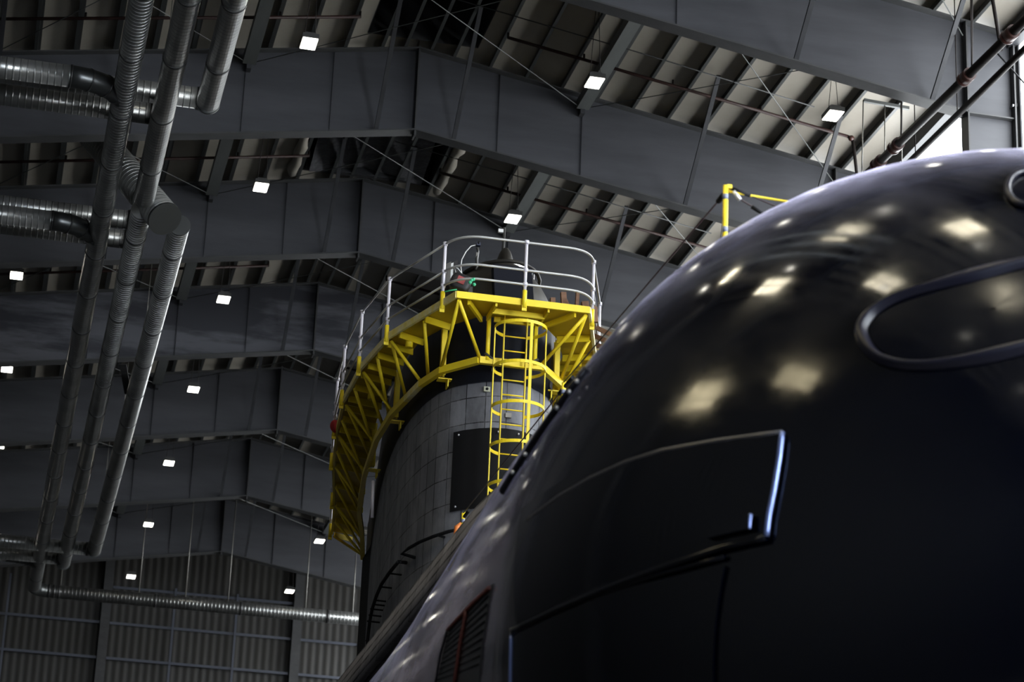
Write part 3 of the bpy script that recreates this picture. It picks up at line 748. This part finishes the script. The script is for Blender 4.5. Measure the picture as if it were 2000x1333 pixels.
sail['_o'] = tuple(sub['_o'])
shell(14.78, 16.25, 1.006, 3, 'sail_dark', 'smooth_band', sail)
# rounded top fairing with a bronze lip
top = []; CK = [(16.2, 1.0), (16.55, .985), (16.85, .90), (17.1, .78), (17.3, .66), (17.5, .51), (17.62, .37), (17.70, .2), (17.72, .02)]
def crown_ring(z, k):
    return [(SCX + .12 * (1 - k) + (x - SCX) * k ** .9, 42.6 + (y - 42.6) * (.25 + .75 * k) + 1.0 * (1 - k), z) for x, y in loop]
for z, k in CK: top.append(crown_ring(z, k))
spart(MB().grid(top), 'top_fairing', 'sail_top')
lip = []
for (x, y) in loop[len(loop) // 2 - 30:len(loop) // 2 + 31]:
    k = .66; lip.append((SCX + .1 + (x - SCX) * k, 42.6 + (y - 42.6) * .75 + .34, 17.44 + .0 * x))
spart(MB().tube(lip, .04, 8), 'fairing_lip', 'sail_top')
# dark strip in the middle of the fairing and side pockets
spart(MB().box((8.93, 41.86, 16.75), (.75, .2, .85), (V((1, 0, 0)), V((0, 1, -.35)).normalized(), V((0, .35, 1)).normalized())), 'nose_panel', 'sail_dark')
# periscope blister and mast
fin = []
for i in range(9):
    a = math.pi / 2 * i / 8; k = math.cos(a)
    fin.append([(9.12 + .19 * k * math.cos(b), 43.6 + .42 * k * math.sin(b), 17.55 + .68 * math.sin(a)) for b in [2 * math.pi * q / 18 for q in range(18)]])
spart(MB().grid(fin, True), 'mast_blister', 'sail_top')
spart(MB().tube([(9.17, 44.0, 17.6), (9.17, 44.0, 18.84)], .03, 8), 'mast', 'housing')
spart(MB().box((9.09, 43.95, 18.74), (.1, .06, .07)), 'mast_sensor', 'white')
# clear wind screen curved round the bridge
ws = []
for zz in (17.15, 18.02):
    ws.append([(8.98 + .93 * math.cos(a), 44.6 - .95 * math.sin(a), zz - .1 * math.cos(a) * 0) for a in [math.radians(-15 + 210 * k / 30) for k in range(31)]])
wsi = [[(8.98 + (p[0] - 8.98) * .985, 44.6 + (p[1] - 44.6) * .985, p[2]) for p in r_] for r_ in ws]
wm = MB().grid(ws); wm.grid(wsi[::-1]); wo = spart(wm, 'wind_screen', 'acrylic')
for a0_, a1_ in ((6, 22), (150, 168)):
    es = [[(8.98 + .96 * math.cos(a), 44.6 - .98 * math.sin(a), zz) for a in [math.radians(a0_ + (a1_ - a0_) * k / 5) for k in range(6)]] for zz in (17.5, 18.02)]
    MB().grid(es).build('screen_glint', 'white', wo)  # white strips drawn in place of reflections on the clear screen
MB().box((8.72, 43.72, 17.62), (.05, .03, .34)).build('screen_hinge', 'housing', wo)
spart(MB().box((8.45, 44.1, 17.25), (.85, .5, .42)), 'bridge_box', 'matt_black')

def sail_hit(x, y):
    d = ray(x, y); t = 36.0
    while t < 66:
        p = d * t
        if 41.75 <= p.y <= 57.5 and abs(p.x - HX) < sailh(p.y): return p
        t += .01
    return None
# matt black cover plate fixed over the front
i0 = min(range(len(loop) // 2), key=lambda i: abs(proj(V((loop[i][0], loop[i][1], 13.2)))[0] - 886) + (0 if loop[i][1] < 44 else 1e3))
i1 = len(loop) - 1 - i0
rowsC = []
for j in range(5):
    z = 12.1 + (14.0 - 12.1) * j / 4; rg = sail_ring(z, 1.0)
    o = []
    for i in range(i0, i1 + 1):
        x, y, _ = rg[i]; x2, y2, _ = rg[i - 1]; x3, y3, _ = rg[i + 1]
        n = V((-(y3 - y2), x3 - x2, 0)).normalized()
        if n.dot(V((x - SCX, y - 44.5, 0))) < 0: n = -n
        o.append(V((x, y, z)) + n * .035)
    rowsC.append(o)
E0 = sail_hit(889, 846); E1 = sail_hit(882, 1002)
if E0 and E1:
    for j in range(5):
        z = E1.z + (E0.z - E1.z) * j / 4
        for p in rowsC[j]: p.z = z
cov = spart(MB().grid(rowsC), 'cover_plate', 'matt_black')
cov['label'] = 'plain matt black cover plate'
for j in (0, 4):
    for i in (1, len(rowsC[0]) // 2 - 2, len(rowsC[0]) // 2 + 3):
        p = rowsC[j][i]; q = p + V((0, -.02, -.08 if j else .08)); MB().ball(q, .022, 8).build('bolt', 'bolt', cov)
# curved pipe handrail on the left flank
def off(p, d):
    e = .05; s_ = (sailh(p.y + e) - sailh(p.y - e)) / (2 * e); n = V((-1, -s_, 0)).normalized(); return p + n * d
hr = [sail_hit(*q) for q in ((812, 1090), (800, 1084), (815, 1073), (835, 1062), (860, 1052), (888, 1043), (915, 1036))]
hr = [p for p in hr if p]
spart(MB().tube([off(hr[0], .02)] + [off(p, .16) for p in hr[1:]], .032, 8), 'hand_rail', 'matt_black')
spart(MB().tube([off(sail_hit(868, 1050), .0), off(sail_hit(868, 1050), .16)], .025, 6), 'rail_stay', 'matt_black')
# rung rail curving down the flank
lr = []
for q in ((795, 1100), (778, 1098), (760, 1120), (745, 1142), (735, 1165), (727, 1190), (722, 1215), (718, 1250), (716, 1290)):
    p = sail_hit(max(q[0], 734), q[1]) or atX(q[0], q[1], 7.5)
    lr.append(atX(q[0], q[1], 7.36) if q[0] < 790 else off(p, .02))
spart(MB().tube(lr, .035, 8), 'rung_rail', 'matt_black')
for (x, y) in ((762, 1121), (744, 1147), (731, 1173), (727, 1181), (723, 1190), (720, 1202), (717, 1214), (714, 1252)):
    a = atX(x, y, 7.36); spart(MB().tube([a, a + V((.26, .02, 0))], .018, 6), 'rung', 'matt_black')
# small fittings on the front of the sail
for (x, y, w, m, nm) in ((950, 762, .12, 'sign_tan', 'pad_eye'), (992, 813, .11, 'grey_plate', 'sensor_plate'), (963, 724, .07, 'sign_tan', 'pad_eye')):
    p = sail_hit(x, y)
    if p:
        n = V((0, -1, 0)) if abs(p.x - HX) < .7 else V((-.6, -.8, 0)); o = MB()
        o.box(p + n * .03, (w, .05, w * .8)); oo = spart(o, nm, m)
        if nm == 'pad_eye': MB().tube([p + n * .05, p + n * .07], w * .22, 10).build('eye_hole', 'matt_black', oo)
# dark trailing panel behind the sail
a = atY(711, 1078, 55.5); b = atY(726, 1240, 55.5)
spart(MB().box(((a.x + b.x) / 2, 55.5, (a.z + b.z) / 2 - .3), (.17, 1.2, a.z - b.z + .6)), 'trailing_panel', 'matt_black')
tag(MB().prism([(HX - 4.4, 30, FLOOR), (HX + 4.4, 30, FLOOR), (HX + 3.4, 30, 1.4), (HX + 2, 30, .55), (HX, 30, .32), (HX - 2, 30, .55), (HX - 3.4, 30, 1.4)], (0, 26, 0)).build('docking_cradle', 'steel_dark'), 'dark steel docking cradle under the black hull', 'cradle')

# ================================================================== WORK PLATFORM
DKZ = 16.0; CHZ = 15.05; PX = 8.87
plat = thing('work_platform', 'bright yellow work platform with railings wrapped around the sail', 'platform', (PX, 46, CHZ))
OL = [(7.62, 40.55), (6.83, 43.1), (6.62, 45.05), (6.62, 47.2), (6.8, 49.3), (7.1, 51.6), (7.6, 54.7), (7.98, 57.4)]
IL = [(8.28, 41.45), (7.72, 42.25), (7.5, 43.15), (7.4, 44.1), (7.3, 45.05), (7.29, 46.8), (7.37, 47.9), (7.48, 49.4), (7.67, 51.0), (7.85, 52.3), (8.2, 54.0), (8.59, 56.2)]
mir = lambda p: (2 * PX - p[0], p[1])
def chord_at(y, sg):
    xs = lerp_tab([(q[1], q[0]) for q in IL], y); p = (xs, min(max(y, IL[0][1]), IL[-1][1])); return p if sg < 0 else mir(p)
def inner_at(y, sg):                              # inner deck edge, close to the sail
    y = max(y, 41.5); x = PX - max(sailh(min(y, 57.4)) + .22, .35 if y > 44 else 1.02); p = (x, y); return p if sg < 0 else mir(p)
ORG = {'_o': tuple(plat['_o'])}
def pp(mb, name, m): return mb.build(name, m, plat)
# deck plates (thin) seen from below
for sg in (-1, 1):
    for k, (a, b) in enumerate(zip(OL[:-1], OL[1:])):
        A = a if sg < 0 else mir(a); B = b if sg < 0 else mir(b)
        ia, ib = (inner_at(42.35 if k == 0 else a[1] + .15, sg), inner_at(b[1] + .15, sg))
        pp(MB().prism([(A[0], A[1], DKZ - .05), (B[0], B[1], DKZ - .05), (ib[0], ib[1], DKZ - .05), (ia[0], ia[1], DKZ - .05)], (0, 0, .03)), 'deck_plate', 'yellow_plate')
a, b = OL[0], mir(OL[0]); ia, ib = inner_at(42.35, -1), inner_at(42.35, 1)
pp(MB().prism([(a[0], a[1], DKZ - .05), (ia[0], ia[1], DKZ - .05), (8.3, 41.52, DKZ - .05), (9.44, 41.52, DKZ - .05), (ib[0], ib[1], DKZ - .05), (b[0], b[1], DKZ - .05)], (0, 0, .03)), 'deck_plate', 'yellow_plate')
# fascia beams
def fascia(p, q, m='yellow', name='fascia'):
    pp(MB().beam((p[0], p[1], DKZ - .065), (q[0], q[1], DKZ - .065), .05, .13), name, m)
fascia(OL[0], mir(OL[0]))
for sg in (-1, 1):
    for k, (a, b) in enumerate(zip(OL[:-1], OL[1:])):
        fascia(a if sg < 0 else mir(a), b if sg < 0 else mir(b), 'yellow_worn' if k < 3 else 'yellow')
# lower chord
def chord(p, q, m='yellow'): pp(MB().beam((p[0], p[1], CHZ), (q[0], q[1], CHZ), .10, .13), 'lower_chord', m)
chord(IL[0], mir(IL[0]))
for sg in (-1, 1):
    for k, (a, b) in enumerate(zip(IL[:-1], IL[1:])): chord(a if sg < 0 else mir(a), b if sg < 0 else mir(b), 'yellow_worn' if k == 2 else 'yellow')
# slanted truss tubes, joists
mids = []
for a, b in zip(OL[:-1], OL[1:]): mids += [(a, 1), (((a[0] + b[0]) / 2, (a[1] + b[1]) / 2), 0)]
mids.append((OL[-1], 1))
for sg in (-1, 1):
    for k, (q, isv) in enumerate(mids):
        P0 = q if sg < 0 else mir(q); dirx = .06 * (1 if sg < 0 else -1)
        up_ = (P0[0] + dirx, P0[1] + .04, DKZ - .16)
        if k == 0:
            cs = [IL[0], IL[1]]
        else: cs = [chord_at(q[1] + (.05 if isv else .9), -1), chord_at(q[1] + (1.05 if isv else 1.35), -1)]
        if k == 1: cs = [chord_at(q[1] + 1.0, -1)]
        if not isv and k > 1: cs = cs[1:]
        for c in cs:
            c = c if sg < 0 else mir(c)
            pp(MB().tube([up_, (c[0], c[1], CHZ + .05)], .034, 10), 'truss_tube', 'yellow')
        if k >= 1:
            for dy in ((-.3, .3) if isv and k < 9 else (0,)):
                y = q[1] + dy; ox = lerp_tab([(w_[1], w_[0]) for w_ in OL], y); oo = (ox, y) if sg < 0 else mir((ox, y)); ii = inner_at(y + .28, sg)
                pp(MB().beam((oo[0] + dirx, oo[1], DKZ - .13), (ii[0], ii[1], DKZ - .13), .035, .13), 'joist', 'yellow')
    # corner joist, front hangers, H posts with pads, pipe stubs
    A = OL[0] if sg < 0 else mir(OL[0]); i2 = (8.28, 41.5) if sg < 0 else mir((8.28, 41.5))
    pp(MB().beam((A[0] - sg * .25, A[1] + .08, DKZ - .15), (i2[0], i2[1] - .05, DKZ - .15), .05, .10), 'joist', 'yellow')
    h = (8.42, 41.42) if sg < 0 else mir((8.42, 41.42))
    pp(MB().tube([(h[0], h[1], DKZ - .06), (h[0], h[1], CHZ)], .042, 10), 'hanger_tube', 'yellow')
    for y in (42.4, 45.2, 48.6):
        c = chord_at(y, -1); c = c if sg < 0 else mir(c); s_ = -sg
        mb = MB(); xx = c[0] + s_ * .09
        mb.box((xx, y, (DKZ + CHZ) / 2 - .05), (.012, .11, DKZ - CHZ)).box((xx, y - .055, (DKZ + CHZ) / 2 - .05), (.10, .012, DKZ - CHZ)).box((xx, y + .055, (DKZ + CHZ) / 2 - .05), (.10, .012, DKZ - CHZ))
        mb.box((xx + s_ * .04, y, CHZ - .13), (.26, .2, .02)).box((xx + s_ * .1, y, CHZ - .2), (.02, .2, .16))
        pp(mb, 'hanger_post', 'yellow')
    for y in (43.0, 46.3):
        c = inner_at(y, sg); pp(MB().tube([(c[0] + sg * .3, y, DKZ - .06), (c[0] + sg * .3, y, DKZ - .3)], .075, 12), 'pin_socket', 'yellow')
pp(MB().beam((8.38, 40.95, DKZ - .15), (9.36, 40.95, DKZ - .15), .06, .10), 'hatch_beam', 'yellow')
pp(MB().beam((8.5, 41.35, DKZ - .15), (9.26, 41.35, DKZ - .15), .05, .10), 'hatch_beam', 'yellow')
pp(MB().beam((8.38, 40.6, DKZ - .13), (8.38, 41.4, DKZ - .13), .04, .10), 'hatch_beam', 'yellow')
pp(MB().beam((9.36, 40.6, DKZ - .13), (9.36, 41.4, DKZ - .13), .04, .10), 'hatch_beam', 'yellow')
for sg in (-1, 1):                                # ratchet strap turnbuckles between chord and sail
    c = (8.36, 41.42) if sg < 0 else mir((8.36, 41.42)); pp(MB().tube([(c[0], c[1] - .05, CHZ + .12), (c[0] - sg * .35, c[1] + .05, CHZ - .05)], .025, 8), 'turnbuckle', 'housing')
pp(MB().tube([atY(729, 940, 46.4), atY(727, 1012, 46.4)], .035, 8), 'white_prop', 'post')
# guardrail: posts, sockets, collars, rails
RH = (1.09, .54, .26)
PL = [(7.5, 41.02)] + OL[1:]
def post(p, sg):
    x, y = p if sg < 0 else mir(p)
    dx = -.05 if sg < 0 else .05
    if abs(x - PX) < .3: dx = 0; y -= .05
    x += dx
    po = pp(MB().tube([(x, y, DKZ - .02), (x, y, DKZ + RH[0])], .03, 10), 'rail_post', 'post')
    mb = MB().tube([(x, y, DKZ - .2), (x, y, DKZ + .14)], .043, 10); mb.box((x, y, DKZ - .2), (.09, .03, .12))
    mb.build('socket', 'yellow', po)
    for h in RH: MB().tube([(x, y, DKZ + h - .035), (x, y, DKZ + h + .035)], .045, 10).build('rail_collar', 'post', po)
    return x, y
pts = {}
for sg in (-1, 1):
    pts[sg] = [post(p, sg) for p in PL]
mid = post((PX, 40.52), -1)
for h in RH:
    z = DKZ + h
    # front rail with rounded corners
    L, R_ = pts[-1][0], pts[1][0]; path = []
    for (e, sg) in ((L, -1), (R_, 1)):
        cpt = (PX + sg * 1.25, 40.47); q = []
        far = (PX + sg * .78, 40.47)
        for k in range(9):
            t = k / 8; q.append(((1 - t) ** 2 * e[0] + 2 * t * (1 - t) * cpt[0] + t * t * far[0], (1 - t) ** 2 * e[1] + 2 * t * (1 - t) * cpt[1] + t * t * far[1], z))
        path.append(q)
    pp(MB().tube(path[0] + path[1][::-1], .024, 8), 'guard_rail', 'rail')
    for sg in (-1, 1):
        for a, b in zip(pts[sg][:-1], pts[sg][1:]):
            pp(MB().tube([(a[0], a[1], z), (b[0], b[1], z)], .02, 8), 'guard_rail', 'rail')

# ------------------------------------------------------------------ caged ladder
lad = thing('caged_ladder', 'yellow caged ladder hanging from the front of the yellow platform', 'ladder', (8.89, 41.2, 12.0))
RY = 41.25
for x in (8.68, 9.11): MB().beam((x, RY, 11.6), (x, RY, DKZ - .05), .022, .07, (0, 1, 0)).build('side_rail', 'yellow', lad)
z = 11.8
while z < 15.7: MB().tube([(8.68, RY, z), (9.11, RY, z)], .014, 8).build('rung', 'yellow', lad); z += .285
def ring_band(c, r, z, h, a0, a1, th=.012, n=36):
    rows = []
    for (rr, zz) in ((r, z - h / 2), (r + th, z - h / 2), (r + th, z + h / 2), (r, z + h / 2), (r, z - h / 2)):
        rows.append([(c[0] + rr * math.cos(a0 + (a1 - a0) * k / n), c[1] + rr * math.sin(a0 + (a1 - a0) * k / n), zz) for k in range(n + 1)])
    return MB().grid(rows, smooth=False)
cc = (8.9, 40.82); a0 = math.radians(90 + 26.5); a1 = math.radians(90 - 26.5 + 360)
for y in (622, 701, 780, 858, 936):
    zz = atY(1016, y, 40.34).z; ring_band(cc, .475, zz - .03, .06, a0, a1).build('cage_hoop', 'yellow', lad)
ztop = atY(1016, 622, 40.34).z
for deg, w in ((180, .02), (360, .02), (282, .055)):
    a = math.radians(deg); x, y = cc[0] + .482 * math.cos(a), cc[1] + .482 * math.sin(a)
    MB().box((x, y, (ztop - .06 + 11.6) / 2), (w, .02 if deg == 282 else .05, ztop - .06 - 11.6)).build('cage_strap', 'yellow', lad)

# ------------------------------------------------------------------ things on and around the platform
# black bag with a faded red patch hung on the rails
bg = thing('equipment_bag', 'black bag with a faded red patch tied to the front left railing', 'bag', (7.95, 40.75, DKZ))
c = atY(899, 553, 40.9); ax = (V((.93, -.1, -.35)).normalized(), V((0, 1, 0)), V((.35, 0, .93)).normalized()); rows = []
for i in range(9):
    a = -math.pi / 2 + math.pi * i / 8; k = abs(math.cos(a)) ** .35; zz = math.sin(a)
    rows.append([c + ax[0] * (.20 * k * math.copysign(abs(math.cos(b)) ** .5, math.cos(b))) + ax[1] * (.11 * k * math.copysign(abs(math.sin(b)) ** .5, math.sin(b))) + ax[2] * (.17 * zz) for b in [2 * math.pi * q / 24 for q in range(24)]])
MB().grid(rows, True).build('body', 'bag', bg)
MB().box(c + V((0, -.115, .01)) + ax[0] * -.01, (.15, .015, .14), ax).build('patch', 'red_patch', bg)
MB().tube([c + V((-.08, 0, .16)), c + V((-.14, -.02, .30)), c + V((-.06, -.02, .27)), c + V((.05, 0, .16))], .008, 6).build('carry_cord', 'white', bg)
MB().box(c + V((.2, .05, -.1)), (.08, .08, .12)).build('side_pouch', 'bag', bg)
gs = thing('green_strap', 'bright green strap knotted on the railing beside the black bag', 'strap', (8.1, 40.6, DKZ + .2))
for q in ((921, 548), (926, 556), (918, 552), (925, 546)): MB().ball(atY(*q, 40.46), .035, 8).build('knot', 'green', gs)
MB().tube([atY(868, 570, 40.9), atY(884, 567, 40.85), atY(892, 566, 40.8)], .014, 6).build('strap_end', 'green', gs)
tag(MB().box(atY(869, 592, 41.0), (.05, .04, .08)).build('strap_buckle', 'green'), 'small green buckle on the yellow socket below the black bag', 'buckle')
# camera on an articulated arm
cmr = thing('monitoring_camera', 'small dark camera on a jointed arm above the black bag', 'camera', atY(932, 530, 42))
p = lambda x, y: atY(x, y, 42.0)
MB().box(p(934, 478), (.08, .09, .06)).build('camera_body', 'navy', cmr)
MB().tube([p(934, 473) + V((0, -.06, -.02)), p(934, 478) + V((0, -.02, 0))], .022, 10).build('camera_lens', 'matt_black', cmr)
MB().tube([p(932, 484), p(934, 492), p(931, 507), p(932, 520), p(929, 527)], [.028, .02, .03, .022, .02], 8).build('arm', 'housing', cmr)
MB().tube([p(932, 494), p(931, 503)], .022, 8).build('arm_section', 'grey_plate', cmr)
MB().tube([p(930, 479), p(920, 481), p(910, 492), p(902, 507), p(900, 520), p(902, 540)], .01, 6).build('camera_cable', 'white', cmr)
# loose timber on the right part of the deck
tb = [((1079, 583), (1082, 597), .09), ((1100, 572), (1104, 590), .10), ((1114, 585), (1122, 592), .09), ((1128, 571), (1126, 590), .06), ((1142, 590), (1148, 603), .13), ((1160, 600), (1163, 612), .1)]
tl = ['short brown timber piece leaning on the deck beside the black fairing', 'wide brown timber block standing on the right part of the yellow deck', 'crooked brown timber block lying between two upright ones', 'narrow brown timber upright on the right part of the yellow deck', 'brown timber block in the front right corner of the yellow deck', 'brown timber piece outside the front right corner post']
for (a, b, w), lb in zip(tb, tl):
    pa, pb = atY(*a, 41.3), atY(*b, 41.3); pb.z = DKZ
    if 'crooked' in lb: pa = pa + V((-.12, 0, -.03)); pa.z = max(pa.z, DKZ + .07)
    tag(MB().beam(pa, pb, w, .09, (0, 1, 0)).build('timber_block', 'wood'), lb, 'timber', 'timber on the yellow deck')
for k in range(5):
    y = 42.0 + .35 * k; tag(MB().beam((10.95, y, DKZ + .05), (10.6, y + .25, DKZ + .30 - .03 * k), .09, .08).build('timber_block', 'wood'), 'brown timber offcut piled along the right railing, %s from the front' % ORD[k], 'timber', 'timber on the yellow deck')
# red cloth bag and cable bundle on the far left railing
rb = []
c = atY(655, 833, 49.2)
for i in range(8):
    a = -math.pi / 2 + math.pi * i / 7; k = math.cos(a)
    rb.append([c + V((.10 * k * math.cos(b) * (1 + .25 * math.sin(3 * b)), .12 * k * math.sin(b), .14 * math.sin(a) + .03 * k * math.cos(2 * b))) for b in [2 * math.pi * q / 14 for q in range(14)]])
tag(MB().grid(rb, True).build('cloth_bag', 'red'), 'bright red cloth bag hanging on the far left railing', 'bag')
cb = MB()
for q in range(3): cb.tube([atY(668 + 2 * q, 752, 47.5), atY(665 - 2 * q, 745 + 6 * q, 47.5), atY(674, 742 + 3 * q, 47.5)], .012, 6)
tag(cb.build('cable_bundle', 'housing'), 'small dark cable bundle tied to the left railing above the red bag', 'cable')
# shackle loop under the left inner deck edge
tag(MB().tube([atY(868, 660, 43), atY(864, 676, 43), atY(866, 690, 43), atY(870, 676, 43), atY(869, 660, 43)], .012, 6).build('lifting_shackle', 'wire'), 'pale wire loop hanging under the left deck edge', 'shackle')

# ------------------------------------------------------------------ stanchions and life line on the hull
stl = ['tall yellow stanchion with grey tape on the near hull', 'yellow stanchion beside the right end of the lower platform chord', 'yellow stanchion just below the matt black cover plate']
SX = 7.0; tops = []
for (x, y), lb, kk in zip(((1417, 363), (1101, 748), (905, 1003)), stl, range(3)):
    t = atX(x, y, SX); base = V((SX, t.y, HZ + math.sqrt(max((hullR(t.y) if kk == 0 else 4.95) ** 2 - (HX - SX) ** 2, 0)) - .02)); tops.append(t)
    o = thing('safety_stanchion', lb, 'stanchion', base, 'yellow stanchions on the hull')
    MB().tube([base, t], .028, 12).build('pole', 'yellow', o)
    MB().box(t + V((.04, 0, -.01)), (.05, .05, .04)).build('top_eye', 'yellow', o)
    for dz in (.1, .47): MB().tube([t - V((0, 0, dz)), t - V((0, 0, dz + .06))], .031, 12).build('tape_band', 'tape', o)
    MB().tube([base, base + V((0, 0, .1))], [.09, .05], 12).build('foot', 'bolt' if kk == 0 else 'matt_black', o)
seg = [('dark wire life line from the tall near stanchion down to the next one', tops[0], tops[1]), ('dark wire life line running in front of the matt black cover plate', tops[1], tops[2])]
for lb, a, b in seg:
    o = thing('life_line', lb, 'wire rope', b, 'life lines of the hull')
    d = (b - a); a2 = a - V((0, 0, .08))
    MB().tube([a2, b], .009, 6).build('wire', 'rope', o)
    MB().tube([a2 + d * .01, a2 + d * .035], .03, 8).build('sleeve', 'matt_black', o); MB().tube([a2 + d * .93, a2 + d * .985], .028, 8).build('sleeve', 'matt_black', o)
t = tops[0]; yy = t.y
def hy(x, y): return atY(x, y, yy)
o = thing('life_line', 'dark wire life line going right from the tall near stanchion', 'wire rope', t, 'life lines of the hull')
MB().tube([hy(1427, 367), hy(1465, 382), hy(1530, 410), atY(1600, 436, yy - .2)], .009, 6).build('wire', 'rope', o); MB().tube([hy(1430, 369), hy(1465, 382)], .024, 8).build('sleeve', 'matt_black', o)
o = thing('life_line', 'dark wire life line with a turnbuckle dropping behind the near hull', 'wire rope', t, 'life lines of the hull')
MB().tube([hy(1427, 370), hy(1440, 386), hy(1470, 404), hy(1500, 424), hy(1540, 452)], .010, 6).build('wire', 'rope', o); MB().tube([hy(1432, 374), hy(1446, 391)], .025, 8).build('turnbuckle', 'bolt', o); MB().tube([hy(1468, 404), hy(1496, 421)], .022, 8).build('sleeve', 'matt_black', o)
tag(MB().tube([hy(1424, 374), hy(1470, 383), hy(1530, 393), atY(1620, 405, yy - .3)], .013, 8).build('yellow_rope', 'rope_yellow'), 'yellow rope stretched right from the tall near stanchion', 'rope')
op = atX(893, 1030, 7.0)
tag(MB().tube([op + V((-.03, 0, -.35)), op, op + V((.06, 0, .06)), op + V((.1, 0, -.02))], .045, 8).build('orange_clamp', 'orange'), 'orange clamp on the casing beside the lowest stanchion', 'clamp')
